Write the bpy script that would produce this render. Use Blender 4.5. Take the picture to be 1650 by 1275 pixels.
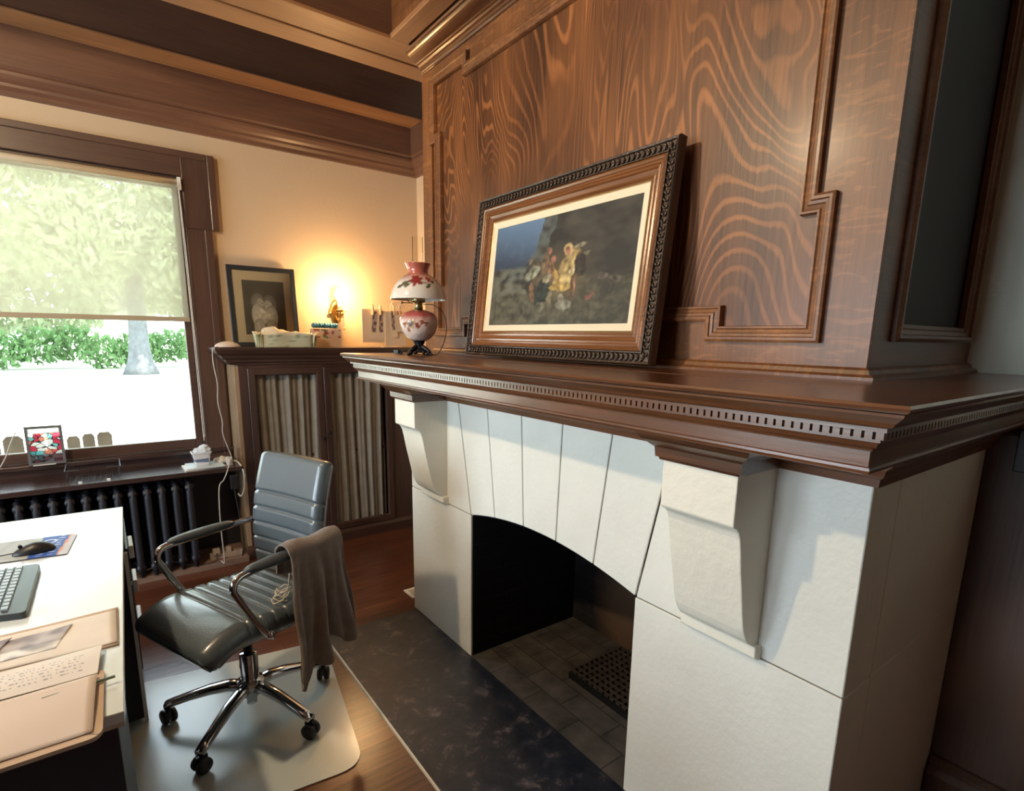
import bpy, bmesh, math, random
from mathutils import Vector, Matrix, Euler, noise
PI = math.pi
rnd = random.Random(7)
for o in list(bpy.data.objects): bpy.data.objects.remove(o)
S = bpy.context.scene
COL = S.collection

# ------------------------------------------------------------------ camera
cd = bpy.data.cameras.new('camera'); cam = bpy.data.objects.new('camera', cd); COL.objects.link(cam)
cd.sensor_fit = 'HORIZONTAL'; cd.sensor_width = 36.0
cd.lens = 883.18/1650*36.0; cd.shift_y = (717.786-637.5)/1650
cd.clip_start = 0.02; cd.clip_end = 300
cam.matrix_world = (Matrix.Translation((0, 0, 1.5)) @ Matrix.Rotation(-.6389, 4, 'Z')
                    @ Matrix.Rotation(1.3752, 4, 'X') @ Matrix.Rotation(.0153, 4, 'Z'))
S.camera = cam
# ------------------------------------------------------------------ exposure
S.view_settings.view_transform = 'Standard'; S.view_settings.look = 'None'
S.view_settings.gamma = 1; S.view_settings.use_curve_mapping = False
S.view_settings.exposure = 0.28
# ------------------------------------------------------------------ sky
w = bpy.data.worlds.new('sky'); S.world = w; w.use_nodes = True
wn = w.node_tree.nodes; wn['Background'].inputs[0].default_value = (.76, .89, 1, 1)
wn['Background'].inputs[1].default_value = 7.5

def light(name, kind, loc, energy, color, rot=None, **kw):
    l = bpy.data.lights.new(name, kind); l.energy = energy; l.color = color
    for k, v in kw.items(): setattr(l, k, v)
    o = bpy.data.objects.new(name, l); COL.objects.link(o); o.location = loc
    if rot: o.rotation_euler = rot
    return o
light('sun', 'SUN', (0, 0, 10), 15.0, (1, .96, .88), rot=(math.radians(30), 0, math.radians(8)), angle=.02)
# daylight entering by the two windows of the left wall
light('daylight_left_far', 'AREA', (-3.62, 2.6, 1.55), 44, (.70, .88, 1), rot=(0, -PI/2, 0), shape='RECTANGLE', size=1.5, size_y=1.5)
light('daylight_left_near', 'AREA', (-3.62, .98, 1.75), 32, (.82, .93, 1), rot=(0, -PI/2, 0), shape='RECTANGLE', size=1.4, size_y=1.0)
# warm ceiling lamp of the room (outside the frame, above the desk)
light('ceiling_lamp', 'POINT', (-.9, 1.95, 2.75), 118, (1, .76, .48), shadow_soft_size=.05)

# ------------------------------------------------------------------ materials
def newmat(name):
    m = bpy.data.materials.new(name); m.use_nodes = True
    nt = m.node_tree; b = nt.nodes['Principled BSDF']
    return m, nt, b
def ln(nt, a, b): nt.links.new(a, b)
def node(nt, t, **kw):
    n = nt.nodes.new(t)
    for k, v in kw.items():
        if k in n.inputs.keys() if isinstance(k, str) else False: n.inputs[k].default_value = v
        else: setattr(n, k, v)
    return n
def plain(name, col, rough=.5, metal=0, bump=0, bscale=40, var=0, coat=0, spec=None, sheen=0, vscale=6):
    m, nt, b = newmat(name)
    b.inputs['Base Color'].default_value = (*col, 1); b.inputs['Roughness'].default_value = rough
    b.inputs['Metallic'].default_value = metal
    if coat: b.inputs['Coat Weight'].default_value = coat; b.inputs['Coat Roughness'].default_value = .15
    if spec is not None: b.inputs['Specular IOR Level'].default_value = spec
    if sheen: b.inputs['Sheen Weight'].default_value = sheen
    tc = node(nt, 'ShaderNodeTexCoord')
    if var:
        n = node(nt, 'ShaderNodeTexNoise'); n.inputs['Scale'].default_value = vscale; n.inputs['Detail'].default_value = 5
        ln(nt, tc.outputs['Object'], n.inputs['Vector'])
        r = node(nt, 'ShaderNodeValToRGB'); r.color_ramp.elements[0].position = .3; r.color_ramp.elements[1].position = .7
        r.color_ramp.elements[0].color = (*[c*(1-var) for c in col], 1); r.color_ramp.elements[1].color = (*[min(1, c*(1+var)) for c in col], 1)
        ln(nt, n.outputs['Fac'], r.inputs['Fac']); ln(nt, r.outputs['Color'], b.inputs['Base Color'])
    if bump:
        n = node(nt, 'ShaderNodeTexNoise'); n.inputs['Scale'].default_value = bscale; n.inputs['Detail'].default_value = 4
        ln(nt, tc.outputs['Object'], n.inputs['Vector'])
        bp = node(nt, 'ShaderNodeBump'); bp.inputs['Strength'].default_value = bump; bp.inputs['Distance'].default_value = .01
        ln(nt, n.outputs['Fac'], bp.inputs['Height']); ln(nt, bp.outputs['Normal'], b.inputs['Normal'])
    return m
def wood(name, dark, lightc, axis='X', rough=.35, rings=0, fleck=0, coat=.25, grain=1.0):
    """axis = the direction the grain runs in; coordinates are world metres (objects sit at the origin)."""
    m, nt, b = newmat(name)
    tc = node(nt, 'ShaderNodeTexCoord')
    def mapping(across, along):
        mp = node(nt, 'ShaderNodeMapping'); s = [across]*3; s['XYZ'.index(axis)] = along
        mp.inputs['Scale'].default_value = s; ln(nt, tc.outputs['Object'], mp.inputs['Vector']); return mp
    g = node(nt, 'ShaderNodeTexNoise'); g.inputs['Scale'].default_value = 1; g.inputs['Detail'].default_value = 6; g.inputs['Roughness'].default_value = .6
    ln(nt, mapping(90*grain, 3.5).outputs[0], g.inputs['Vector'])
    l = node(nt, 'ShaderNodeTexNoise'); l.inputs['Scale'].default_value = 1; l.inputs['Detail'].default_value = 3
    ln(nt, mapping(4.5, 1.1).outputs[0], l.inputs['Vector'])
    add = node(nt, 'ShaderNodeMath', operation='MULTIPLY_ADD'); ln(nt, g.outputs['Fac'], add.inputs[0]); add.inputs[1].default_value = .55
    sc = node(nt, 'ShaderNodeMath', operation='MULTIPLY_ADD'); ln(nt, l.outputs['Fac'], sc.inputs[0]); sc.inputs[1].default_value = .9; sc.inputs[2].default_value = -.22
    ln(nt, sc.outputs[0], add.inputs[2])
    fac = add.outputs[0]
    if rings:
        mp = mapping(1.7, .50)
        rn = node(nt, 'ShaderNodeTexNoise'); rn.inputs['Scale'].default_value = 1.15; rn.inputs['Detail'].default_value = 3.0; rn.inputs['Roughness'].default_value = .38; rn.inputs['Distortion'].default_value = .55
        ln(nt, mp.outputs[0], rn.inputs['Vector'])
        # shift the figure along the grain so that it closes in cathedral arches
        mu = node(nt, 'ShaderNodeMath', operation='MULTIPLY'); ln(nt, rn.outputs['Fac'], mu.inputs[0]); mu.inputs[1].default_value = rings
        fine = node(nt, 'ShaderNodeMath', operation='MULTIPLY_ADD'); ln(nt, g.outputs['Fac'], fine.inputs[0]); fine.inputs[1].default_value = 1.6; ln(nt, mu.outputs[0], fine.inputs[2])
        sn = node(nt, 'ShaderNodeMath', operation='SINE'); ln(nt, fine.outputs[0], sn.inputs[0])
        rr = node(nt, 'ShaderNodeValToRGB'); rr.color_ramp.elements[0].position = .30; rr.color_ramp.elements[1].position = .95
        rr.color_ramp.elements[0].color = (0, 0, 0, 1); rr.color_ramp.elements[1].color = (1, 1, 1, 1)
        ln(nt, sn.outputs[0], rr.inputs['Fac'])
        # the figure is strong in places and fades in others
        mk = node(nt, 'ShaderNodeTexNoise'); mk.inputs['Scale'].default_value = 2.6; mk.inputs['Detail'].default_value = 1
        ln(nt, tc.outputs['Object'], mk.inputs['Vector'])
        mr = node(nt, 'ShaderNodeMapRange'); mr.inputs[1].default_value = .38; mr.inputs[2].default_value = .62; mr.inputs[3].default_value = .10; mr.inputs[4].default_value = .48
        ln(nt, mk.outputs['Fac'], mr.inputs[0])
        mm = node(nt, 'ShaderNodeMath', operation='MULTIPLY'); ln(nt, rr.outputs['Color'], mm.inputs[0]); ln(nt, mr.outputs[0], mm.inputs[1])
        ad = node(nt, 'ShaderNodeMath', operation='ADD'); ln(nt, mm.outputs[0], ad.inputs[0]); ln(nt, fac, ad.inputs[1]); 
        sb = node(nt, 'ShaderNodeMath', operation='SUBTRACT'); ln(nt, ad.outputs[0], sb.inputs[0]); sb.inputs[1].default_value = .16
        fac = sb.outputs[0]
    if fleck:
        mp = mapping(11, 42)
        fn = node(nt, 'ShaderNodeTexNoise'); fn.inputs['Scale'].default_value = 1; fn.inputs['Detail'].default_value = 2; fn.inputs['Distortion'].default_value = 1.2
        ln(nt, mp.outputs[0], fn.inputs['Vector'])
        mr = node(nt, 'ShaderNodeMapRange'); mr.inputs[1].default_value = .53; mr.inputs[2].default_value = .64; mr.inputs[3].default_value = 0; mr.inputs[4].default_value = fleck
        ln(nt, fn.outputs['Fac'], mr.inputs[0])
        ad = node(nt, 'ShaderNodeMath', operation='ADD'); ln(nt, mr.outputs[0], ad.inputs[0]); ln(nt, fac, ad.inputs[1]); fac = ad.outputs[0]
    r = node(nt, 'ShaderNodeValToRGB'); e = r.color_ramp.elements
    e[0].position = .2; e[0].color = (*dark, 1); e[1].position = .95; e[1].color = (*lightc, 1)
    ln(nt, fac, r.inputs['Fac']); ln(nt, r.outputs['Color'], b.inputs['Base Color'])
    b.inputs['Roughness'].default_value = rough; b.inputs['Coat Weight'].default_value = coat; b.inputs['Coat Roughness'].default_value = .2
    bp = node(nt, 'ShaderNodeBump'); bp.inputs['Strength'].default_value = .12; bp.inputs['Distance'].default_value = .004
    ln(nt, g.outputs['Fac'], bp.inputs['Height']); ln(nt, bp.outputs['Normal'], b.inputs['Normal'])
    return m
def vcol(name, rough=.5, bump=0, coat=0, trans=0, emit=0, bscale=60):
    m, nt, b = newmat(name)
    a = node(nt, 'ShaderNodeVertexColor'); a.layer_name = 'Col'
    ln(nt, a.outputs['Color'], b.inputs['Base Color']); b.inputs['Roughness'].default_value = rough
    if coat: b.inputs['Coat Weight'].default_value = coat
    if bump:
        tc = node(nt, 'ShaderNodeTexCoord')
        n = node(nt, 'ShaderNodeTexNoise'); n.inputs['Scale'].default_value = bscale; ln(nt, tc.outputs['Object'], n.inputs['Vector'])
        bp = node(nt, 'ShaderNodeBump'); bp.inputs['Strength'].default_value = bump; bp.inputs['Distance'].default_value = .01
        ln(nt, n.outputs['Fac'], bp.inputs['Height']); ln(nt, bp.outputs['Normal'], b.inputs['Normal'])
    return m

DK, LT = (.050, .020, .010), (.30, .135, .058)
M = {}
M['panel'] = wood('figured_oak_panel', (.050, .018, .0070), (.35, .130, .040), 'Z', rings=330, rough=.42, coat=.1)
M['oak_z'] = wood('oak_upright', (.062, .024, .009), (.33, .13, .043), 'Z', fleck=.22, rough=.44, coat=.1)
M['oak_y'] = wood('oak_rail', (.062, .024, .009), (.33, .13, .043), 'Y', fleck=.22, rough=.40, coat=.1)
M['oak_x'] = wood('oak_side', (.065, .028, .013), (.30, .135, .062), 'X', rough=.38)
M['shelf'] = wood('oak_mantel_top', (.060, .022, .010), (.22, .085, .034), 'Y', rough=.28, coat=.5)
M['mantel'] = wood('oak_mantel', (.055, .020, .008), (.24, .088, .030), 'Y', rough=.30, coat=.5)
M['beam_x'] = wood('oak_beam', (.070, .034, .022), (.22, .105, .060), 'X', rough=.42)
M['soffit_x'] = wood('lamplit_oak_soffit', (.22, .10, .042), (.52, .27, .12), 'X', rough=.4)  # beam oak turned golden: lamplight on the undersides is in the colour
M['soffit_y'] = wood('lamplit_oak_soffit_short', (.22, .10, .042), (.52, .27, .12), 'Y', rough=.4)  # same lamplight tint for the soffit along the breast
M['case_z'] = wood('window_casing_upright', (.042, .022, .016), (.15, .078, .052), 'Z', rough=.42)
M['case_x'] = wood('window_casing_head', (.042, .022, .016), (.15, .078, .052), 'X', rough=.42)
M['book_z'] = wood('bookcase_oak', (.030, .015, .012), (.10, .050, .036), 'Z', rough=.38)
M['book_x'] = wood('bookcase_oak_rail', (.030, .015, .012), (.10, .050, .036), 'X', rough=.38)
M['dark_x'] = wood('shelf_dark_oak', (.028, .016, .015), (.085, .048, .042), 'X', rough=.2, coat=1)
M['wains'] = wood('wainscot_oak', (.035, .016, .010), (.15, .068, .034), 'Z', rough=.42, rings=30)
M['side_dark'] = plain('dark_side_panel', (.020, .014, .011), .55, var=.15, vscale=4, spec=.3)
M['paint'] = plain('cream_plaster', (.56, .43, .29), .75, bump=.12, bscale=120)
M['sage'] = plain('sage_plaster', (.72, .76, .67), .75, bump=.12, bscale=120)
M['white_wall'] = plain('brown_panelling', (.17, .10, .065), .7)
M['stone'] = plain('painted_limestone', (.76, .76, .69), .50, bump=.18, bscale=45, var=.03)
M['corbel'] = plain('painted_limestone_corbel', (.80, .77, .66), .52, bump=.3, bscale=30, var=.03)
M['joint'] = plain('joint_mortar', (.10, .092, .075), .8)
M['blackmetal'] = plain('black_iron', (.02, .02, .022), .45, .6, bump=.2, bscale=60)
M['brass'] = plain('aged_brass', (.45, .28, .09), .28, 1)
M['chrome'] = plain('chrome', (.62, .62, .63), .12, 1)
M['leather'] = plain('grey_leather', (.084, .110, .128), .34, bump=.12, bscale=160, coat=.6)
M['leather_side'] = plain('grey_leather_side', (.06, .072, .08), .38, bump=.12, bscale=160)
M['plastic'] = plain('black_plastic', (.018, .019, .022), .4)
M['shawl'] = plain('taupe_knit', (.23, .185, .155), .95, bump=.5, bscale=260, var=.12, vscale=30, sheen=.3)
M['mat'] = plain('frosted_chair_mat', (.47, .52, .50), .27, bump=.04, bscale=14, coat=.3)
M['white_metal'] = plain('white_enamel', (.75, .74, .70), .35)
M['paper'] = plain('white_paper', (.74, .72, .68), .8, var=.04, vscale=12)
M['manila'] = plain('manila_card', (.50, .38, .28), .75, var=.06, vscale=8)
M['desk'] = plain('white_desktop', (.66, .75, .80), .22, coat=.4, bump=.02)
M['desk_edge'] = plain('desk_edge', (.52, .46, .38), .5)
M['navy'] = plain('dark_navy_panel', (.014, .022, .032), .45)
M['radiator'] = plain('dark_radiator_enamel', (.022, .024, .034), .5)
M['curtain'] = plain('grey_curtain', (.23, .21, .175), .9, bump=.25, bscale=220, var=.10, vscale=14)
M['cable_white'] = plain('white_cable', (.6, .58, .54), .5)
M['key'] = plain('key_plastic_glare', (.26, .32, .36), .3)  # glare on the keys is put into this paler grey
M['kb'] = plain('keyboard_shell', (.045, .055, .065), .35)
M['ground'] = plain('sunlit_lawn', (.60, .60, .50), .9, var=.10, vscale=.6)
M['bark'] = plain('tree_bark', (.105, .11, .115), .9, bump=.8, bscale=8, var=.25, vscale=5)
M['picket'] = plain('weathered_picket', (.085, .066, .046), .8, var=.2, vscale=9)
M['siding'] = plain('pale_siding', (.7, .7, .66), .7)
M['bulb_brass'] = M['brass']
M['cherry'] = wood('polished_frame_wood', (.10, .034, .012), (.36, .145, .05), 'Y', rough=.22, coat=.7)
M['gilt'] = plain('worn_gilt', (.50, .30, .13), .32, .7, bump=.2, bscale=90)
M['carved'] = plain('carved_dark_frame', (.055, .035, .024), .3, .35, bump=.4, bscale=110, coat=.5)
M['liner'] = plain('cream_liner', (.80, .70, .50), .8)
M['blackframe'] = plain('black_frame', (.02, .025, .03), .35)
M['matboard'] = plain('cream_matboard', (.78, .66, .50), .8)
M['switch'] = plain('dark_plate', (.012, .014, .018), .3)

# floor: narrow reddish boards
m, nt, b = newmat('red_oak_floor'); M['floor'] = m
tc = node(nt, 'ShaderNodeTexCoord')
br = node(nt, 'ShaderNodeTexBrick'); br.offset = .37; br.inputs['Scale'].default_value = 1
br.inputs['Brick Width'].default_value = .9; br.inputs['Row Height'].default_value = .115; br.inputs['Mortar Size'].default_value = .0022
br.inputs['Color1'].default_value = (.8, .8, .8, 1); br.inputs['Color2'].default_value = (.45, .45, .45, 1); br.inputs['Mortar'].default_value = (.05, .05, .05, 1)
mp = node(nt, 'ShaderNodeMapping'); mp.inputs['Rotation'].default_value = (0, 0, 0)
ln(nt, tc.outputs['Object'], mp.inputs[0]); ln(nt, mp.outputs[0], br.inputs['Vector'])
mg = node(nt, 'ShaderNodeMapping'); mg.inputs['Scale'].default_value = (4, 60, 1); ln(nt, tc.outputs['Object'], mg.inputs[0])
gn = node(nt, 'ShaderNodeTexNoise'); gn.inputs['Scale'].default_value = 1; gn.inputs['Detail'].default_value = 5; ln(nt, mg.outputs[0], gn.inputs['Vector'])
cr = node(nt, 'ShaderNodeValToRGB'); cr.color_ramp.elements[0].position = .3; cr.color_ramp.elements[1].position = .75
cr.color_ramp.elements[0].color = (.070, .021, .010, 1); cr.color_ramp.elements[1].color = (.22, .070, .028, 1)
ln(nt, gn.outputs['Fac'], cr.inputs['Fac'])
mx = node(nt, 'ShaderNodeMix', data_type='RGBA', blend_type='MULTIPLY'); mx.inputs[0].default_value = .75
ln(nt, cr.outputs['Color'], mx.inputs[6]); ln(nt, br.outputs['Color'], mx.inputs[7]); ln(nt, mx.outputs[2], b.inputs['Base Color'])
b.inputs['Roughness'].default_value = .3; b.inputs['Coat Weight'].default_value = .35; b.inputs['Coat Roughness'].default_value = .22
rp = node(nt, 'ShaderNodeTexNoise'); rp.inputs['Scale'].default_value = 26; rp.inputs['Detail'].default_value = 3; ln(nt, tc.outputs['Object'], rp.inputs['Vector'])
ma = node(nt, 'ShaderNodeMath', operation='MULTIPLY_ADD'); ln(nt, rp.outputs['Fac'], ma.inputs[0]); ma.inputs[1].default_value = .8; ln(nt, br.outputs['Color'], ma.inputs[2])
bp = node(nt, 'ShaderNodeBump'); bp.inputs['Strength'].default_value = .25; bp.inputs['Distance'].default_value = .004
ln(nt, ma.outputs[0], bp.inputs['Height']); ln(nt, bp.outputs['Normal'], b.inputs['Normal']); ln(nt, bp.outputs['Normal'], b.inputs['Coat Normal'])

# hearth: worn blue-black slate with pale scuffs
m, nt, b = newmat('worn_slate'); M['slate'] = m
tc = node(nt, 'ShaderNodeTexCoord')
n1 = node(nt, 'ShaderNodeTexNoise'); n1.inputs['Scale'].default_value = 11; n1.inputs['Detail'].default_value = 10; n1.inputs['Roughness'].default_value = .72; n1.inputs['Distortion'].default_value = .35
ln(nt, tc.outputs['Object'], n1.inputs['Vector'])
cr = node(nt, 'ShaderNodeValToRGB'); e = cr.color_ramp.elements
e[0].position = .40; e[0].color = (.008, .013, .024, 1); e[1].position = .70; e[1].color = (.16, .14, .145, 1)
x = e.new(.55); x.color = (.022, .025, .038, 1)
ln(nt, n1.outputs['Fac'], cr.inputs['Fac']); ln(nt, cr.outputs['Color'], b.inputs['Base Color'])
b.inputs['Roughness'].default_value = .42
bp = node(nt, 'ShaderNodeBump'); bp.inputs['Strength'].default_value = .35; bp.inputs['Distance'].default_value = .006
ln(nt, n1.outputs['Fac'], bp.inputs['Height']); ln(nt, bp.outputs['Normal'], b.inputs['Normal'])

def brickmat(name, c1, c2, mortar, axes, bw, rh, rough=.9, msize=.006, off=(0, 0), patch=None):
    m, nt, b = newmat(name)
    tc = node(nt, 'ShaderNodeTexCoord'); sp = node(nt, 'ShaderNodeSeparateXYZ'); ln(nt, tc.outputs['Object'], sp.inputs[0])
    cb = node(nt, 'ShaderNodeCombineXYZ'); ln(nt, sp.outputs[axes[0]], cb.inputs[0]); ln(nt, sp.outputs[axes[1]], cb.inputs[1])
    mp = node(nt, 'ShaderNodeMapping'); mp.inputs['Location'].default_value = (*off, 0); ln(nt, cb.outputs[0], mp.inputs[0])
    br = node(nt, 'ShaderNodeTexBrick'); br.inputs['Scale'].default_value = 1
    br.inputs['Brick Width'].default_value = bw; br.inputs['Row Height'].default_value = rh; br.inputs['Mortar Size'].default_value = msize
    for k, c in (('Color1', c1), ('Color2', c2), ('Mortar', mortar)): br.inputs[k].default_value = (*c, 1)
    ln(nt, mp.outputs[0], br.inputs['Vector'])
    n = node(nt, 'ShaderNodeTexNoise'); n.inputs['Scale'].default_value = 9; n.inputs['Detail'].default_value = 6; ln(nt, tc.outputs['Object'], n.inputs['Vector'])
    mr = node(nt, 'ShaderNodeMapRange'); mr.inputs[1].default_value = .3; mr.inputs[2].default_value = .7; mr.inputs[3].default_value = .45; mr.inputs[4].default_value = 1.3
    ln(nt, n.outputs['Fac'], mr.inputs[0])
    mx = node(nt, 'ShaderNodeVectorMath', operation='SCALE'); ln(nt, br.outputs['Color'], mx.inputs[0]); ln(nt, mr.outputs[0], mx.inputs['Scale'])
    out = mx.outputs[0]
    if patch:   # an unsooted patch of bare brick, (centre, radius, colour)
        cen, rad, pc = patch
        vd = node(nt, 'ShaderNodeVectorMath', operation='DISTANCE'); ln(nt, tc.outputs['Object'], vd.inputs[0]); vd.inputs[1].default_value = cen
        nn = node(nt, 'ShaderNodeMath', operation='MULTIPLY_ADD'); ln(nt, n.outputs['Fac'], nn.inputs[0]); nn.inputs[1].default_value = .12; ln(nt, vd.outputs['Value'], nn.inputs[2])
        pr = node(nt, 'ShaderNodeMapRange'); pr.inputs[1].default_value = rad; pr.inputs[2].default_value = rad+.16; pr.inputs[3].default_value = 1; pr.inputs[4].default_value = 0
        ln(nt, nn.outputs[0], pr.inputs[0])
        m2 = node(nt, 'ShaderNodeMix', data_type='RGBA'); ln(nt, pr.outputs[0], m2.inputs[0]); ln(nt, out, m2.inputs[6]); m2.inputs[7].default_value = (*pc, 1)
        out = m2.outputs[2]
    ln(nt, out, b.inputs['Base Color']); b.inputs['Roughness'].default_value = rough
    bp = node(nt, 'ShaderNodeBump'); bp.inputs['Strength'].default_value = .6; bp.inputs['Distance'].default_value = .006; bp.invert = True
    ln(nt, br.outputs['Fac'], bp.inputs['Height']); ln(nt, bp.outputs['Normal'], b.inputs['Normal'])
    return m
M['firefloor'] = brickmat('ash_dusted_firebrick_floor', (.085, .078, .070), (.064, .058, .052), (.03, .027, .024), (1, 0), .23, .115, msize=.003)
M['soot_side'] = brickmat('sooted_brick_side', (.006, .007, .010), (.004, .005, .007), (.010, .011, .014), (0, 2), .21, .07)
M['soot_back'] = brickmat('sooted_brick_back', (.008, .007, .008), (.006, .006, .007), (.012, .012, .013), (1, 2), .21, .07, patch=((1.92, 1.52, .16), .26, (.12, .068, .038)))

def glassy(name, tint, gloss=.08, rough=.02):
    m, nt, b = newmat(name); nt.nodes.remove(b)
    t = node(nt, 'ShaderNodeBsdfTransparent'); t.inputs[0].default_value = (*tint, 1)
    g = node(nt, 'ShaderNodeBsdfGlossy'); g.inputs['Roughness'].default_value = rough
    fr = node(nt, 'ShaderNodeFresnel'); fr.inputs[0].default_value = 1.45 if rough < .05 else 1.12
    mx = node(nt, 'ShaderNodeMixShader'); ln(nt, fr.outputs[0], mx.inputs[0]); ln(nt, t.outputs[0], mx.inputs[1]); ln(nt, g.outputs[0], mx.inputs[2])
    ln(nt, mx.outputs[0], nt.nodes['Material Output'].inputs[0]); return m
M['glass'] = glassy('window_glass', (.97, .99, .98)); M['lampglass'] = glassy('clear_glass', (.97, .96, .93), rough=.08)
# woven roller shade: half open weave, half translucent cloth
m, nt, b = newmat('woven_roller_shade'); M['shade'] = m; nt.nodes.remove(b)
t = node(nt, 'ShaderNodeBsdfTransparent'); t.inputs[0].default_value = (1, 1, .97, 1)
tr = node(nt, 'ShaderNodeBsdfTranslucent'); tr.inputs[0].default_value = (.50, .47, .37, 1)
df = node(nt, 'ShaderNodeBsdfDiffuse'); df.inputs[0].default_value = (.52, .48, .38, 1)
m1 = node(nt, 'ShaderNodeMixShader'); m1.inputs[0].default_value = .4; ln(nt, tr.outputs[0], m1.inputs[1]); ln(nt, df.outputs[0], m1.inputs[2])
m2 = node(nt, 'ShaderNodeMixShader'); m2.inputs[0].default_value = .54; ln(nt, t.outputs[0], m2.inputs[1]); ln(nt, m1.outputs[0], m2.inputs[2])
ln(nt, m2.outputs[0], nt.nodes['Material Output'].inputs[0])
# stained glass: irregular cells with dark leading
m, nt, b = newmat('stained_glass_cells'); M['stained'] = m
a = node(nt, 'ShaderNodeVertexColor'); a.layer_name = 'Col'; nt.nodes.remove(b)
t = node(nt, 'ShaderNodeBsdfTransparent'); ln(nt, a.outputs[0], t.inputs[0]); df = node(nt, 'ShaderNodeBsdfTranslucent'); ln(nt, a.outputs[0], df.inputs[0])
d2 = node(nt, 'ShaderNodeBsdfDiffuse'); ln(nt, a.outputs[0], d2.inputs[0])
m1 = node(nt, 'ShaderNodeMixShader'); m1.inputs[0].default_value = .5; ln(nt, df.outputs[0], m1.inputs[1]); ln(nt, d2.outputs[0], m1.inputs[2])
m2 = node(nt, 'ShaderNodeMixShader'); m2.inputs[0].default_value = .6; ln(nt, t.outputs[0], m2.inputs[1]); ln(nt, m1.outputs[0], m2.inputs[2])
ln(nt, m2.outputs[0], nt.nodes['Material Output'].inputs[0])
def leafmat(name, c1, c2):
    m, nt, b = newmat(name); nt.nodes.remove(b)
    tc = node(nt, 'ShaderNodeTexCoord'); n = node(nt, 'ShaderNodeTexNoise'); n.inputs['Scale'].default_value = 1.3; ln(nt, tc.outputs['Object'], n.inputs['Vector'])
    mx = node(nt, 'ShaderNodeMix', data_type='RGBA'); ln(nt, n.outputs['Fac'], mx.inputs[0]); mx.inputs[6].default_value = (*c1, 1); mx.inputs[7].default_value = (*c2, 1)
    df = node(nt, 'ShaderNodeBsdfDiffuse'); tr = node(nt, 'ShaderNodeBsdfTranslucent'); ln(nt, mx.outputs[2], df.inputs[0]); ln(nt, mx.outputs[2], tr.inputs[0])
    ms = node(nt, 'ShaderNodeMixShader'); ms.inputs[0].default_value = .45; ln(nt, df.outputs[0], ms.inputs[1]); ln(nt, tr.outputs[0], ms.inputs[2])
    ln(nt, ms.outputs[0], nt.nodes['Material Output'].inputs[0]); return m
M['leaf'] = leafmat('tree_leaves', (.27, .33, .19), (.56, .60, .42)); M['hedge'] = leafmat('hedge_leaves', (.10, .22, .08), (.26, .38, .18))
m, nt, b = newmat('lit_bulb'); M['bulb'] = m
b.inputs['Base Color'].default_value = (1, .85, .6, 1); b.inputs['Emission Color'].default_value = (1, .66, .26, 1); b.inputs['Emission Strength'].default_value = 26
M['china'] = vcol('hand_painted_china', .16, bump=.0, coat=.5)
M['china_bowl'] = vcol('embossed_painted_china', .16, bump=.5, coat=.5, bscale=38)
M['print'] = vcol('print', .65, bump=.05, bscale=200); M['photo'] = vcol('photo_print', .5); M['vc'] = vcol('printed_card', .6)
M['cloth_vc'] = vcol('patterned_cloth', .85)

# ------------------------------------------------------------------ mesh helpers
def new(name, bm, mat=None, parent=None, smooth=False, bevel=0, seg=2, loc=None, rot=None, sub=0, recalc=True):
    if recalc: bmesh.ops.recalc_face_normals(bm, faces=bm.faces)
    me = bpy.data.meshes.new(name); bm.to_mesh(me); bm.free()
    o = bpy.data.objects.new(name, me); COL.objects.link(o)
    for mm in (mat if isinstance(mat, (list, tuple)) else [mat]):
        if mm is not None: me.materials.append(mm)
    if smooth:
        for p in me.polygons: p.use_smooth = True
    if bevel:
        md = o.modifiers.new('bevel', 'BEVEL'); md.width = bevel; md.segments = seg; md.limit_method = 'ANGLE'; md.angle_limit = .6; md.harden_normals = False
    if sub:
        md = o.modifiers.new('sub', 'SUBSURF'); md.levels = sub; md.render_levels = sub
    if loc: o.location = loc
    if rot: o.rotation_euler = rot
    if parent: o.parent = parent
    return o
def empty(name, loc=(0, 0, 0), rot=None):
    o = bpy.data.objects.new(name, None); COL.objects.link(o); o.location = loc; o.empty_display_size = .1
    if rot: o.rotation_euler = rot
    return o
def tag(o, label=None, cat=None, group=None, kind=None):
    if label: o['label'] = label
    if cat: o['category'] = cat
    if group: o['group'] = group
    if kind: o['kind'] = kind
    return o
def B(): return bmesh.new()
def box(bm, lo, hi, mat=None, mi=0):
    (x0, y0, z0), (x1, y1, z1) = lo, hi
    vs = [Vector((x, y, z)) for x in (x0, x1) for y in (y0, y1) for z in (z0, z1)]
    if mat is not None: vs = [mat @ v for v in vs]
    v = [bm.verts.new(p) for p in vs]
    for f in ((0, 1, 3, 2), (4, 6, 7, 5), (0, 4, 5, 1), (2, 3, 7, 6), (0, 2, 6, 4), (1, 5, 7, 3)):
        bm.faces.new([v[i] for i in f]).material_index = mi
    return v
def prism(bm, pts, fn):
    """pts: closed 2-D profile; fn(p, t) -> 3-D, t = 0 / 1 ends"""
    a = [bm.verts.new(fn(p, 0)) for p in pts]; b = [bm.verts.new(fn(p, 1)) for p in pts]; n = len(pts)
    for i in range(n): bm.faces.new((a[i], a[(i+1) % n], b[(i+1) % n], b[i]))
    bm.faces.new(a[::-1]); bm.faces.new(b)
def sweep(bm, rings, closed=False, caps=True):
    """rings: lists of points (same length); each ring closed"""
    vr = [[bm.verts.new(p) for p in r] for r in rings]; n = len(vr[0]); k = len(vr)
    for j in range(k if closed else k-1):
        A, C = vr[j], vr[(j+1) % k]
        for i in range(n): bm.faces.new((A[i], A[(i+1) % n], C[(i+1) % n], C[i]))
    if caps and not closed: bm.faces.new(vr[0][::-1]); bm.faces.new(vr[-1])
    return vr
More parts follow.
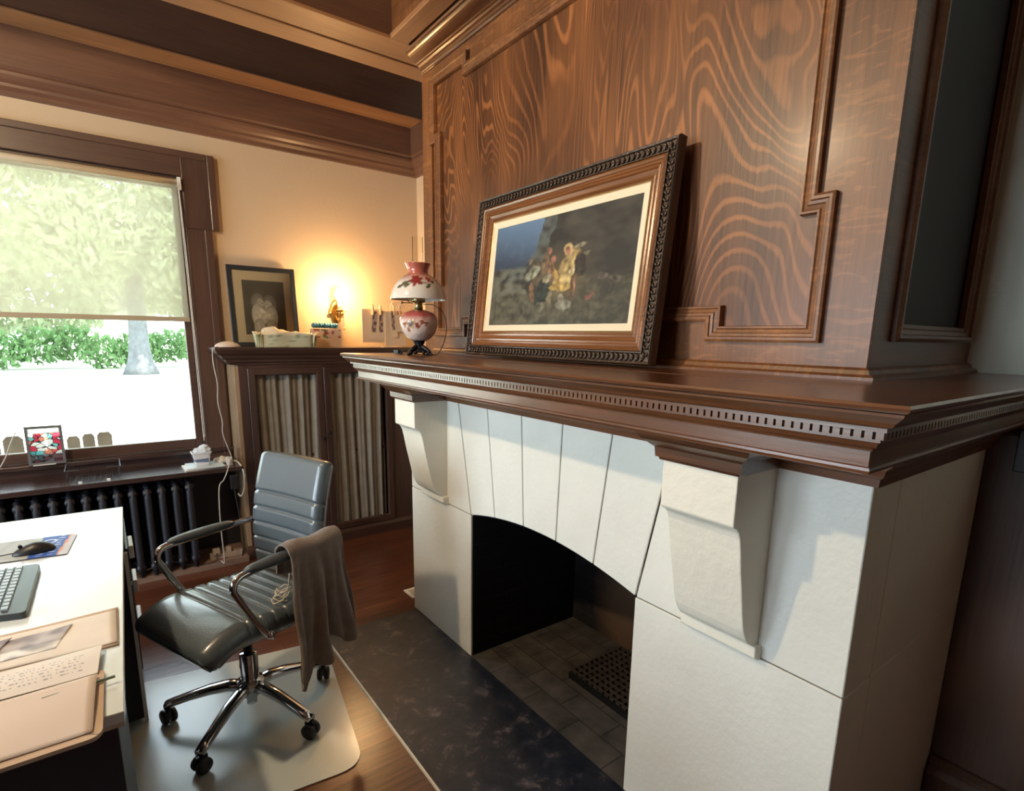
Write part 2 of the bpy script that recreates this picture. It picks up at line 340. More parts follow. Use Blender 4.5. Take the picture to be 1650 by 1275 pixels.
def lathe(bm, prof, seg=32, c=(0, 0, 0), rfun=None, capb=True, capt=True):
    vr = []
    for r, z in prof:
        ring = []
        for i in range(seg):
            a = 2*PI*i/seg; rr = r*(rfun(a, z) if rfun else 1)
            ring.append(bm.verts.new((c[0]+rr*math.cos(a), c[1]+rr*math.sin(a), c[2]+z)))
        vr.append(ring)
    for j in range(len(vr)-1):
        for i in range(seg): bm.faces.new((vr[j][i], vr[j][(i+1) % seg], vr[j+1][(i+1) % seg], vr[j+1][i]))
    if capb: bm.faces.new(vr[0][::-1])
    if capt: bm.faces.new(vr[-1])
    return vr
def tube(bm, pts, r, seg=8, caps=True):
    P = [Vector(p) for p in pts]; n = len(P); rings = []
    up = Vector((0, 0, 1)); prev = None
    for i in range(n):
        d = (P[min(i+1, n-1)]-P[max(i-1, 0)]).normalized()
        if prev is None:
            u = d.cross(up); u = u if u.length > .1 else d.cross(Vector((1, 0, 0))); u.normalize()
        else: u = (prev - d*prev.dot(d)).normalized()
        v = d.cross(u); prev = u
        rr = r[i] if isinstance(r, (list, tuple)) else r
        rings.append([P[i]+(u*math.cos(2*PI*k/seg)+v*math.sin(2*PI*k/seg))*rr for k in range(seg)])
    sweep(bm, rings, caps=caps)
def spline(ctrl, n=8):
    P = [Vector(c) for c in ctrl]; P = [P[0]*2-P[1]]+P+[P[-1]*2-P[-2]]; out = []
    for i in range(1, len(P)-2):
        for k in range(n):
            t = k/n; a, b, c, d = P[i-1], P[i], P[i+1], P[i+2]
            out.append(.5*((2*b)+(c-a)*t+(2*a-5*b+4*c-d)*t*t+(3*b-a-3*c+d)*t**3))
    out.append(P[-2]); return out
def ellipsoid(bm, c, r, u=12, v=8, mat=None):
    M4 = Matrix.Translation(c) @ (mat or Matrix()) @ Matrix.Diagonal((*r, 1))
    bmesh.ops.create_uvsphere(bm, u_segments=u, v_segments=v, radius=1, matrix=M4)
def paint(o, fn):
    me = o.data; a = me.color_attributes.new('Col', 'FLOAT_COLOR', 'POINT')
    for i, v in enumerate(me.vertices): a.data[i].color = (*fn(v.co), 1)
def grid_plane(bm, w, h, nx, ny):
    """plane in local x (0..w), z (0..h), facing -y"""
    vs = [[bm.verts.new((w*i/nx, 0, h*j/ny)) for i in range(nx+1)] for j in range(ny+1)]
    for j in range(ny):
        for i in range(nx): bm.faces.new((vs[j][i], vs[j][i+1], vs[j+1][i+1], vs[j+1][i]))
def N(x, y, z=0, s=1): return noise.noise(Vector((x*s, y*s, z)))
def mixc(a, b, t): t = max(0, min(1, t)); return tuple(a[i]*(1-t)+b[i]*t for i in range(3))
def struct(o): return tag(o, kind='structure')
def sbox(name, lo, hi, mat, parent=None, bevel=0): 
    bm = B(); box(bm, lo, hi); o = new(name, bm, mat, parent, bevel=bevel)
    return o if parent else struct(o)

# ================================================================== SETTING
XR, XU, YW, HC = 2.10, 2.28, 4.12, 3.35    # right wall left of the chimney, right wall right of it, window wall, ceiling
sbox('floor', (-3.6, -2.6, -.1), (2.6, 4.3, 0), M['floor'])
sbox('ceiling', (-3.6, -2.6, HC), (2.6, 4.3, HC+.1), M['white_wall'])
# window wall with its opening
WX0, WX1, WZ0, WZ1 = -1.05, .50, .72, 2.427
bm = B()
box(bm, (-3.6, YW, 0), (WX0, YW+.18, HC)); box(bm, (WX1, YW, 0), (2.6, YW+.18, HC))
box(bm, (WX0, YW, 0), (WX1, YW+.18, WZ0)); box(bm, (WX0, YW, WZ1), (WX1, YW+.18, HC))
struct(new('wall_back', bm, M['paint']))
def wall_with_holes(name, fixed, axis, a0, a1, holes, mat, th=.12):
    bm = B(); xs = a0
    def bx(u0, u1, z0, z1):
        if axis == 'x': box(bm, (fixed, u0, z0), (fixed+th, u1, z1))
        else: box(bm, (u0, fixed, z0), (u1, fixed+th, z1))
    for (u0, u1, z0, z1) in holes:
        bx(xs, u0, 0, HC); bx(u0, u1, 0, z0); bx(u0, u1, z1, HC); xs = u1
    bx(xs, a1, 0, HC); return struct(new(name, bm, mat))
wall_with_holes('wall_left', -3.6, 'x', -2.6, 4.12, [(.45, 1.50, .8, 2.3), (1.85, 3.35, .8, 2.3)], M['white_wall'])
wall_with_holes('wall_front', -2.6, 'y', -3.48, 2.3, [], M['white_wall'])
sbox('wall_right', (XU, -2.6, 0), (XU+.12, 2.80, HC), M['sage'])
sbox('wall_alcove', (XR, 2.70, 0), (XR+.12, YW, HC), M['paint'])
# lower oak wainscot on the right wall, its baseboard
bm = B(); box(bm, (2.06, -2.48, 0), (XU, .436, 1.245)); struct(new('wall_wainscot', bm, M['wains']))
bm = B(); prism(bm, [(2.06, 0), (2.02, 0), (2.02, .13), (2.035, .15), (2.035, .165), (2.05, .18), (2.06, .18)], lambda p, t: (p[0], -2.3+(.43+2.3)*t, p[1]))
struct(new('baseboard_right', bm, M['wains']))

# ---- cornice and coffered beams over the window wall
XL = -3.45
bm = B()   # crown above the plaster, running round the corner
prof = [(0, 2.69), (.022, 2.692), (.030, 2.712), (.045, 2.728), (.048, 2.742), (.062, 2.755), (.078, 2.775), (.082, 2.79), (.075, 2.80), (.088, 2.815), (.088, 3.03), (0, 3.03)]
prism(bm, prof, lambda p, t: (XL+(XR-p[0]-XL)*t if t else XL, YW-p[0], p[1]))
prism(bm, prof, lambda p, t: (XR-p[0], (YW-p[0]) if t == 0 else 2.88, p[1]))
struct(new('trim_1', bm, M['beam_x']))
bm = B()   # first step: soffit, groove, face
box(bm, (XL, 3.855, 3.013), (XR, 4.04, HC)); struct(new('trim_2', bm, M['beam_x']))
bm = B(); box(bm, (XL, 3.845, 3.003), (XR, 3.995, 3.013)); box(bm, (XL, 4.00, 3.003), (XR, 4.03, 3.013)); struct(new('trim_3', bm, M['soffit_x'], bevel=.002))
bm = B()   # second beam, nearer
box(bm, (XL, 2.70, 2.88), (1.50, 2.99, HC)); box(bm, (1.50, 2.866, 2.88), (XR-.002, 2.99, HC)); struct(new('trim_4', bm, M['beam_x']))
bm = B(); box(bm, (XL, 2.68, 2.865), (1.498, 2.848, 2.88)); box(bm, (XL, 2.866, 2.865), (XR-.002, 3.00, 2.88)); struct(new('trim_5', bm, M['soffit_x'], bevel=.003))
bm = B(); box(bm, (1.262, -2.4, 2.89), (1.50, 2.70, HC)); struct(new('trim_6', bm, M['oak_y']))
bm = B(); box(bm, (1.245, -2.4, 2.866), (1.335, 2.69, 2.89)); struct(new('trim_7', bm, M['soffit_y'], bevel=.003))
bm = B()   # crown moulding along the chimney breast
cp = [(1.505, 2.83), (1.492, 2.83), (1.486, 2.838), (1.478, 2.838), (1.475, 2.846), (1.462, 2.848), (1.458, 2.852), (1.448, 2.853)]
for k in range(7):
    a = k/6*PI/2; cp.append((1.444-.072*math.sin(a)*1.0, 2.856+.012*(1-math.cos(a))))
cp += [(1.366, 2.868), (1.366, 2.862), (1.352, 2.862), (1.348, 2.868), (1.348, 2.888), (1.505, 2.888)]
prism(bm, cp, lambda p, t: (p[0], -2.3 if t == 0 else 2.69+(p[0]-1.245)*.62, p[1]))
struct(new('trim_8', bm, M['mantel'], bevel=.0015, seg=1))

# ---- chimney breast panelling
BX, BY0, BY1, SZ = 1.50, .573, 2.862, 1.408
bm = B(); box(bm, (BX+.012, BY0+.034, SZ-.001), (XU, BY1, HC)); struct(new('wall_chimney', bm, M['panel']))
bm = B(); box(bm, (BX+.012, 2.604, 0), (XR, BY1, SZ-.002)); struct(new('wall_chimney_side', bm, M['book_z']))
PTOP = 2.715
def panel_outline(o=0):
    """inner edge of the stiles; stepped ears; y,z going round; o offsets outward"""
    yr, yre, yl, yle = .718, .682, 2.738, 2.700
    return None
# stiles and rails as flat boards around the eared panel (y outer .573 / 2.862)
bm = B()
rects = [(BY0-.001, .690, SZ, 1.86), (BY0-.001, .735, 1.86, HC),            # right stile (ear low down)
         (2.762, BY1, SZ, HC), (2.66, 2.762, 1.79, 2.474) if False else (2.735, 2.762, SZ, 1.80),
         (.690, 1.02, SZ, 1.500), (1.02, 2.42, SZ, 1.560), (2.42, 2.735, SZ, 1.500),
         (.735, 2.39, 2.752, HC), (2.39, 2.762, 2.79, HC)]
for y0, y1, z0, z1 in rects: box(bm, (BX, y0, z0), (BX+.02, y1, z1))
struct(new('trim_9', bm, M['oak_z']))
# bolection moulding following the eared outline
path = [(.690, 1.500), (1.02, 1.500), (1.02, 1.560), (2.42, 1.560), (2.42, 1.500), (2.735, 1.500), (2.735, 1.80), (2.700, 1.80),
        (2.700, 2.474), (2.762, 2.474), (2.762, 2.785), (2.405, 2.785), (2.405, 2.735), (.735, 2.735), (.735, 1.86), (.690, 1.86)]
def mitred(bm, path, prof, place):
    """prof: (inward offset, height) closed; path closed, counter-clockwise with inward = left"""
    n = len(path); rings = []
    for i in range(n):
        a, b, c = Vector(path[i-1]), Vector(path[i]), Vector(path[(i+1) % n])
        d1, d2 = (b-a).normalized(), (c-b).normalized(); n1, n2 = Vector((-d1.y, d1.x)), Vector((-d2.y, d2.x))
        mt = (n1+n2)/(1+n1.dot(n2))
        rings.append([place(b+mt*p[0], p[1]) for p in prof])
    sweep(bm, rings, closed=True)
mp_ = [(-.004, 0), (-.004, .016), (.002, .019), (.009, .019), (.012, .014), (.019, .013), (.022, .009), (.030, .006), (.034, .010), (.039, .010), (.041, 0), (.041, -.012), (-.002, -.012)]
bm = B(); mitred(bm, path, mp_, lambda p, h: (BX-h, p.x, p.y)); struct(new('trim_10', bm, M['oak_z']))
# base mould where the breast meets the shelf
bm = B(); bp_ = [(0, SZ), (.030, SZ), (.030, SZ+.008), (.022, SZ+.014), (.016, SZ+.014), (.012, SZ+.024), (.004, SZ+.030), (0, SZ+.030)]
prism(bm, bp_, lambda p, t: (BX-p[0], (BY0-p[0]) if t == 0 else 2.75, p[1]))
prism(bm, bp_, lambda p, t: ((BX-p[0]) if t == 0 else XU-.002, BY0-p[0], p[1]))
struct(new('trim_11', bm, M['oak_y']))
# right return of the breast: frame, recessed dark panel, moulding
bm = B(); YS = BY0+.015
for x0, x1, z0, z1 in ((BX+.0205, 1.625, SZ, HC), (2.215, XU, SZ, HC), (1.625, 2.215, SZ, 1.505)): box(bm, (x0, YS-.014, z0), (x1, YS+.02, z1))
struct(new('trim_12', bm, M['oak_x']))
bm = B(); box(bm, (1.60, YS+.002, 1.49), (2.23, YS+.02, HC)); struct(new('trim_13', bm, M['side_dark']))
bm = B(); sp_ = [(-.003, 0), (-.003, .012), (.006, .020), (.014, .020), (.017, .012), (.028, .010), (.033, .004), (.042, .004), (.042, -.012), (-.002, -.012)]
mitred(bm, [(2.215, 1.505), (1.625, 1.505), (1.625, 3.30), (2.215, 3.30)][::-1], sp_, lambda p, h: (p.x, YS-.014-h, p.y)); struct(new('trim_14', bm, M['oak_x']))

# ================================================================== FIREPLACE
fire = empty('fireplace', (0, 0, 0)); tag(fire, 'wide white painted stone fireplace surround with shallow arch and two scroll corbels', 'fireplace')
FX, FY0, FY1, FZ, SP = 1.268, .438, 2.602, 1.21, .707
G = .0045
def vous(name, poly, x0=FX, x1=1.42, mat=None):
    bm = B(); cy = sum(p[0] for p in poly)/len(poly); cz = sum(p[1] for p in poly)/len(poly)
    prism(bm, poly, lambda p, t: (x0 if t == 0 else x1, p[0], p[1]))
    return new(name, bm, mat or M['stone'], fire, bevel=.0022, seg=1)
vous('pier_block', [(FY0, 0), (1.047, 0), (1.047, SP-G), (FY0, SP-G)])
vous('pier_block', [(2.009, 0), (FY1, 0), (FY1, SP-G), (2.009, SP-G)])
tops = [.945, 1.177, 1.413, 1.650, 1.886, 2.118]; bots = [(1.047, SP), (1.237, .747), (1.431, .766), (1.625, .766), (1.823, .743), (2.009, SP)]
vous('pier_block', [(FY0, SP), (1.047-G, SP), (tops[0]-G, FZ), (FY0, FZ)])
vous('pier_block', [(2.009+G, SP), (FY1, SP), (FY1, FZ), (tops[5]+G, FZ)])
def archz(y):
    t = (y-1.528)/.481; return SP + .062*(1-t*t)
for i in range(5):
    y0, y1 = bots[i][0]+G*.5, bots[i+1][0]-G*.5
    poly = [(y0+(y1-y0)*k/4, archz(y0+(y1-y0)*k/4)) for k in range(5)] + [(tops[i+1]-G*.5, FZ), (tops[i]+G*.5, FZ)]
    vous('arch_stone', poly)
bm = B(); box(bm, (FX+.006, FY0+.004, 0), (FX+.06, 1.040, FZ-.004)); box(bm, (FX+.006, 2.016, 0), (FX+.06, FY1-.004, FZ-.004)); box(bm, (FX+.006, FY0+.01, .80), (FX+.06, FY1-.01, FZ-.004))
new('joint_backing', bm, M['joint'], fire)
# right flank stones with their shallow groove
for x0, x1 in ((1.42, 2.0595),):
    for z0, z1 in ((0, SP-G*.6), (SP, FZ)):
        bm = B(); box(bm, (x0+.002, FY0, z0), (x1, FY0+.22, z1)); new('flank_block', bm, M['stone'], fire, bevel=.002, seg=1)
bm = B(); box(bm, (1.42, FY1-.2, 0), (1.512, FY1, FZ)); new('flank_block', bm, M['stone'], fire)
# firebox
bm = B(); box(bm, (FX+.008, 2.004, 0), (1.92, 2.0085, .700)); box(bm, (1.42, 2.0085, 0), (1.92, 2.05, 1.2)); new('firebox_side', bm, M['soot_side'], fire)
bm = B(); box(bm, (FX+.008, 1.0475, 0), (1.92, 1.052, .700)); box(bm, (1.42, 1.006, 0), (1.92, 1.0475, 1.2)); new('firebox_side', bm, M['soot_side'], fire)
bm = B(); aw = [(1.049+.958*k/24) for k in range(25)]
prism(bm, [(y_, archz(y_)-.0015) for y_ in aw]+[(y_, archz(y_)-.006) for y_ in aw[::-1]], lambda p, t: (FX+.008+(1.425-FX-.008)*t, p[0], p[1])); new('firebox_lintel', bm, M['soot_side'], fire)
bm = B(); box(bm, (1.92, 1.0, 0), (1.96, 2.05, 1.2)); new('firebox_back', bm, M['soot_back'], fire)
bm = B(); box(bm, (1.42, 1.0, 1.0), (1.92, 2.05, 1.04)); new('firebox_throat', bm, M['soot_side'], fire)
bm = B(); box(bm, (FX-.0, 1.048, .0), (1.92, 2.008, .006)); new('firebox_floor', bm, M['firefloor'], fire)
# corbels
def corbel(yc):
    hw = .102; cx = [(1.100, 1.212), (1.100, 1.088)]
    curve = [(1.103, 1.084), (1.116, 1.078), (1.126, 1.068), (1.134, 1.050), (1.141, 1.020), (1.151, .967), (1.169, .889), (1.183, .828), (1.192, .798), (1.204, .774), (1.220, .757), (1.243, .744), (1.243, .714), (1.275, .714), (1.275, 1.212)]
    bm = B(); prism(bm, cx+curve, lambda p, t: (p[0], yc-hw+2*hw*t, p[1]))
    o = new('corbel', bm, M['corbel'], fire, bevel=.003, seg=2)
    bm = B(); prism(bm, [(1.238, .744), (1.238, .716), (1.256, .704), (1.272, .704), (1.272, .744)], lambda p, t: (p[0], yc-hw-.010+(2*hw+.02)*t, p[1]))
    new('corbel_foot', bm, M['corbel'], o, bevel=.003)
corbel(.745); corbel(2.322)

# mantel shelf (timber) -------------------------------------------------
man = empty('mantelpiece', (0, 0, 0)); tag(man, 'dark oak mantel shelf with dentil cornice running over white fireplace', 'mantel shelf')
def mantel_sweep(name, prof, mat, parent=man, bevel=0, y0=.438, y1=2.602, xend=XU-.002, extra=None):
    """prof: (dx overhang measured from x = 1.268-.175 line, z); mitred at both ends. overhang e -> x = 1.093-e, y = y0+0 - e"""
    bm = B(); rings = []
    for st in range(4):
        ring = []
        for e, z in prof:
            x = 1.093-e; ya, yb = y0+.002-e, y1-.002+e*.8
            ring.append([(xend, ya, z), (x, ya, z), (x, yb, z), (1.50, yb, z)][st])
        rings.append(ring)
    sweep(bm, rings, caps=True)
    if extra: extra(bm)
    return new(name, bm, mat, parent, bevel=bevel, seg=1)
C0 = -.13
top = [(C0, 1.3935), (.134, 1.3935), (.140, 1.395), (.144, 1.398), (.146, 1.403), (.143, 1.408), (C0, 1.408)]
def close_top(bm):
    box(bm, (1.25, .50, 1.3945), (1.511, 2.60, 1.4078)); box(bm, (1.50, .42, 1.3945), (XU-.002, .572, 1.4078))
mantel_sweep('shelf_board', top, M['shelf'], xend=XU-.002, extra=close_top)
cyma = [(C0, 1.393), (.136, 1.393), (.135, 1.388), (.128, 1.382), (.121, 1.376), (.117, 1.370), (.112, 1.367), (.108, 1.366), (C0, 1.366)]
mantel_sweep('cyma_moulding', cyma, M['mantel'])
mantel_sweep('bed_moulding', [(C0, 1.3655), (.106, 1.3655), (.106, 1.3585), (.088, 1.3585), (.088, 1.3450), (.095, 1.3445), (.095, 1.3395), (.091, 1.338), (.088, 1.330), (.081, 1.325), (.080, 1.3215), (C0, 1.3215)], M['mantel'])
mantel_sweep('frieze', [(C0, 1.321), (.076, 1.321), (.076, 1.294), (.079, 1.292), (.080, 1.287), (.077, 1.281), (C0, 1.281)], M['mantel'])
bm = B(); y = .339; i = 0      # dentils: front row and right return
PI_ = .0166
while y < 2.66:
    box(bm, (1.093-.101, y, 1.3455), (1.093-.085, y+.0118, 1.3582)); y += PI_
x = 1.012
while x < 2.2:
    box(bm, (x, .440-.101, 1.3455), (x+.0118, .440-.085, 1.3582)); x += PI_
x = 1.012
while x < 1.48:
    box(bm, (x, 2.668, 1.3455), (x+.0118, 2.681, 1.3582)); x += PI_
new('dentil_row', bm, M['mantel'], man)
# soffit under the overhang and the bed mould on the stone
bm = B(); box(bm, (1.03, .375, 1.277), (1.30, 2.64, 1.2815)); box(bm, (1.30, .375, 1.277), (XU-.002, .50, 1.2815)); new('soffit_board', bm, M['mantel'], man)
bm = B(); pr = [(.0, 1.206), (.012, 1.206), (.014, 1.224), (.022, 1.232), (.026, 1.246), (.040, 1.258), (.046, 1.268), (.054, 1.278), (-.05, 1.278), (-.05, 1.206)]
rings = []
for st in range(4):
    rings.append([[(XU-.002, .437-e, z), (1.267-e, .437-e, z), (1.267-e, 2.603+e, z), (1.50, 2.603+e, z)][st] for e, z in pr])
sweep(bm, rings); new('bed_mould', bm, M['mantel'], man)
for yc in (.745, 2.322):        # stepped wooden cap over each corbel
    bm = B(); hw = .102
    pf = [(0, 1.206), (.006, 1.206), (.008, 1.212), (.014, 1.214), (.016, 1.238), (.026, 1.246), (.040, 1.258), (.046, 1.266), (.052, 1.280), (-.03, 1.280), (-.03, 1.206)]
    rings = []
    for st in range(4):
        rings.append([[(1.266, yc-hw-e, z), (1.099-e, yc-hw-e, z), (1.099-e, yc+hw+e, z), (1.266, yc+hw+e, z)][st] for e, z in pf])
    sweep(bm, rings); box(bm, (1.10, yc-hw+.01, 1.206), (1.266, yc+hw-.01, 1.279)); new('corbel_cap', bm, M['mantel'], man)

# hearth, fire floor, grate --------------------------------------------
h = empty('hearth', (0, 0, 0)); tag(h, 'low blue-black slate hearth slab in front of the fireplace opening', 'hearth')
bm = B(); box(bm, (.760, .30, 0), (FX-.001, 2.575, .005)); new('slab', bm, M['slate'], h)
bm = B(); prism(bm, [(.752, 0), (.760, 0), (.760, .007), (.754, .007)], lambda p, t: (p[0], .30+2.275*t, p[1])); tag(new('edge_strip', bm, M['white_metal'], h), 'thin pale metal edge strip')
g = empty('fire_grate', (0, 0, 0)); tag(g, 'low perforated black iron grate lying on firebox bricks', 'grate')
bm = B(); X0, X1, Y0, Y1 = 1.545, 1.86, 1.15, 1.60; NX, NY = 10, 14
zt = .050
for i in range(NX+1): box(bm, (X0+(X1-X0)*i/NX-.005, Y0, zt-.014), (X0+(X1-X0)*i/NX+.005, Y1, zt))
for j in range(NY+1): box(bm, (X0-.005, Y0+(Y1-Y0)*j/NY-.005, zt-.0135), (X1+.005, Y0+(Y1-Y0)*j/NY+.005, zt-.0005))
new('grate_plate', bm, plain('rusty_iron', (.05, .038, .03), .75, .2, bump=.4, var=.4, vscale=20), g)
bm = B(); box(bm, (X0-.012, Y0-.012, .006), (X0+.004, Y1+.012, zt-.015)); box(bm, (X1-.004, Y0-.012, .006), (X1+.012, Y1+.012, zt-.015)); box(bm, (X0, Y1, .006), (X1, Y1+.012, zt-.015)); box(bm, (X0, Y0-.012, .006), (X1, Y0, zt-.015))
new('grate_rim', bm, M['blackmetal'], g)
bm = B(); r_ = empty('floor_register', (0, 0, 0)); tag(r_, 'small white floor register beside left end of fireplace', 'floor vent')
mitred(bm, [(1.305, 2.70), (1.305, 2.82), (1.49, 2.82), (1.49, 2.70)][::-1], [(0, 0), (0, .006), (.016, .006), (.016, 0)], lambda p, h_: (p.x, p.y, h_)); new('frame', bm, M['white_metal'], r_)
bm = B()
for k in range(8): box(bm, (1.322, 2.718+k*.0115, 0), (1.473, 2.723+k*.0115, .004))
new('louvre', bm, M['white_metal'], r_)

# ================================================================== WINDOW
win = empty('window_1'); tag(win, kind='structure')
def cbox(name, lo, hi, mat, par=win, bevel=.003): bm = B(); box(bm, lo, hi); return new(name, bm, mat, par, bevel=bevel)
bm = B(); box(bm, (WX1+.0, YW-.030, .60), (.642, YW-.001, 2.13)); box(bm, (WX1, YW-.030, 2.13), (.682, YW-.001, 2.568)); box(bm, (.60, YW-.040, .60), (.645, YW-.03, 2.13)); box(bm, (.645, YW-.040, 2.13), (.686, YW-.03, 2.572))
new('casing_side', bm, M['case_z'], win, bevel=.004)
bm = B(); box(bm, (-1.25, YW-.030, WZ1), (WX1, YW-.001, 2.568)); box(bm, (-1.25, YW-.040, 2.535), (.645, YW-.03, 2.572)); new('casing_head', bm, M['case_x'], win, bevel=.004)
bm = B(); box(bm, (WX1-.012, YW-.002, WZ0), (WX1, YW+.17, WZ1)); box(bm, (WX0, YW-.002, WZ1-.012), (WX1-.012, YW+.17, WZ1)); new('jamb', bm, M['case_z'], win)
bm = B(); box(bm, (.448, YW+.02, .74), (.488, YW+.06, 2.415)); box(bm, (WX0, YW+.02, .74), (.448, YW+.06, .80)); box(bm, (WX0, YW+.02, 2.36), (.448, YW+.06, 2.415)); new('sash', bm, M['case_x'], win, bevel=.004)
bm = B(); box(bm, (WX0, YW+.036, .80), (.448, YW+.042, 2.36)); new('pane', bm, M['glass'], win)
bm = B(); box(bm, (-1.25, YW-.055, .712), (.66, YW+.02, .738)); tag(new('window_sill', bm, M['dark_x'], win, bevel=.005))
bm = B(); box(bm, (-1.25, YW-.022, .60), (.655, YW-.001, .712)); new('apron', bm, M['dark_x'], win)
bm = B(); box(bm, (WX0, YW+.06, .70), (.488, YW+.25, .74)); new('outer_sill', bm, M['siding'], win)
# windows of the left wall
for k, (lo, hi, ax) in enumerate((((-3.55, .45, .8), (-3.53, 1.50, 2.3), 0), ((-3.55, 1.85, .8), (-3.53, 3.35, 2.3), 0))):
    wq = empty('window_%d' % (k+2)); tag(wq, kind='structure')
    bm = B()
    if ax == 0:
        for y_ in (lo[1], (lo[1]+hi[1])/2-.02, hi[1]-.04): box(bm, (-3.57, y_, lo[2]), (-3.52, y_+.04, hi[2]))
        for z_ in (lo[2], hi[2]-.04): box(bm, (-3.57, lo[1], z_), (-3.52, hi[1], z_+.04))
    else:
        for x_ in (lo[0], (lo[0]+hi[0])/2-.02, hi[0]-.04): box(bm, (x_, -2.57, lo[2]), (x_+.04, -2.52, hi[2]))
        for z_ in (lo[2], hi[2]-.04): box(bm, (lo[0], -2.57, z_), (hi[0], -2.52, z_+.04))
    new('sash', bm, M['case_z'], wq)
# roller shade
rs = empty('roller_shade', (0, 0, 0)); tag(rs, 'translucent cream roller shade half lowered over window', 'window shade')
bm = B(); box(bm, (-1.04, 4.072, 1.585), (.470, 4.0735, 2.37)); new('fabric', bm, M['shade'], rs)
bm = B(); tube(bm, [(-1.045, 4.085, 2.385), (.478, 4.085, 2.385)], .021, 14); new('roller', bm, plain('shade_roll', (.55, .48, .36), .7), rs, smooth=True)
bm = B(); box(bm, (-1.04, 4.066, 1.562), (.472, 4.079, 1.590)); new('hem_bar', bm, plain('hem_bar', (.40, .33, .22), .5), rs, bevel=.003)
bm = B(); tube(bm, spline([(.478, 4.06, 2.38), (.484, 4.055, 2.0), (.486, 4.05, 1.6), (.489, 4.05, 1.2), (.490, 4.05, .86), (.486, 4.05, .835), (.482, 4.05, .86), (.480, 4.055, 1.6), (.474, 4.06, 2.37)], 6), .0022, 6)
tag(new('bead_chain', bm, M['white_metal'], rs, smooth=True), 'white bead chain')
bm = B(); box(bm, (.474, 4.062, 2.345), (.492, 4.088, 2.415)); new('bracket', bm, M['white_metal'], rs)

# ================================================================== OUTSIDE
bm = B(); box(bm, (-60, 4.6, -.3), (50, 90, -.1)); struct(new('lawn', bm, M['ground']))
def leaves(bm, c, r, n, s, seed):
    q = random.Random(seed)
    for _ in range(n):
        while True:
            p = Vector((q.uniform(-1, 1), q.uniform(-1, 1), q.uniform(-1, 1)))
            if p.length < 1 and p.length > .35: break
        p = Vector(c)+Vector((p.x*r[0], p.y*r[1], p.z*r[2]))
        R_ = Euler((q.uniform(0, 6), q.uniform(0, 6), q.uniform(0, 6))).to_matrix(); k = s*q.uniform(.6, 1.4)
        vs = [bm.verts.new(p+R_ @ Vector(v)*k) for v in ((-1, -.2, 0), (-.2, -.55, .1), (1, 0, 0), (.1, .55, .1))]
        bm.faces.new(vs)
def tree(loc, tr, crown, label, seed, n=2600, s=.20, H=5):
    t = empty('tree', loc); tag(t, label, 'tree', 'trees on the lawn')
    bm = B(); q = random.Random(seed); rings = []
    for k in range(14):
        z = H*k/13; r = tr*(1+.8*math.exp(-z*2.2))*(1-.35*k/13)
        rings.append([Vector(((r*(1+.10*math.sin(5*a+seed)+.06*math.sin(3*a))*math.cos(a))+.03*z, r*(1+.1*math.sin(5*a+seed))*math.sin(a), z)) for a in [2*PI*i/20 for i in range(20)]])
    sweep(bm, rings)
    for k in range(5):
        a = q.uniform(0, 6.28); tube(bm, spline([(0, 0, H*.75), (math.cos(a)*1.0, math.sin(a)*1.0, H*.95), (math.cos(a)*2.4, math.sin(a)*2.4, H*1.2)], 4), [tr*.5*(1-i*.1) for i in range(9)], 8)
    new('trunk', bm, M['bark'], t, smooth=True)
    bm = B()
    for (cx, cy, cz, rr) in crown: leaves(bm, (cx, cy, cz), (rr, rr, rr*.8), n, s, seed+int(cx*10))
    new('foliage', bm, M['leaf'], t, recalc=False)
tree((1.13, 25.1, -.1), .33, [(0, 0, 7.4, 3.4), (-3.2, .5, 6.0, 2.7), (3.0, .3, 6.2, 2.6), (-1.2, -1.5, 4.7, 1.9), (1.6, -1.2, 4.5, 1.7)], 'large lawn tree whose thick pale trunk stands in front of the hedge', 3, 2300, .17, 5.6)
tree((-8.6, 33, -.1), .35, [(1.2, 0, 6, 3.8), (-3.4, 0, 4.8, 3.2), (3.3, 0, 4.4, 3.0), (0, 0, 3.0, 2.4), (6.6, -.5, 3.4, 3.0)], 'leafy tree beyond hedge filling left part of the view through shade', 8, 2600, .22, 5)
tree((6.6, 36, -.1), .35, [(0, 0, 6, 3.6), (-3.2, 0, 4.6, 2.8), (3.3, 0, 5, 2.8), (0, 0, 3.0, 2.4)], 'leafy tree beyond hedge, farthest right in the window view', 13, 2600, .22, 5)
bm = B()
for k in range(20): leaves(bm, (-13+k*1.1, 29.3+(k % 3)*.4, .55+(k % 4)*.14), (1.0, .6, .75), 420, .13, 40+k)
tag(new('hedge', bm, M['hedge'], recalc=False), 'long loose green hedge along far edge of sunny lawn', 'hedge')
hs = empty('neighbour_house', (0, 0, 0)); tag(hs, 'pale clapboard house half hidden behind hedge and trees', 'house')
bm = B(); box(bm, (-1.2, 42, -.1), (3.0, 46, 2.9))
for k in range(14): box(bm, (-1.22, 41.97, -.1+k*.21), (3.02, 42.0, -.1+k*.21+.18))
new('wall', bm, M['siding'], hs)
bm = B(); prism(bm, [(-1.6, 2.9), (3.4, 2.9), (.9, 4.6)], lambda p, t: (p[0], 41.7+5*t, p[1])); new('roof', bm, M['bark'], hs)
pk = []
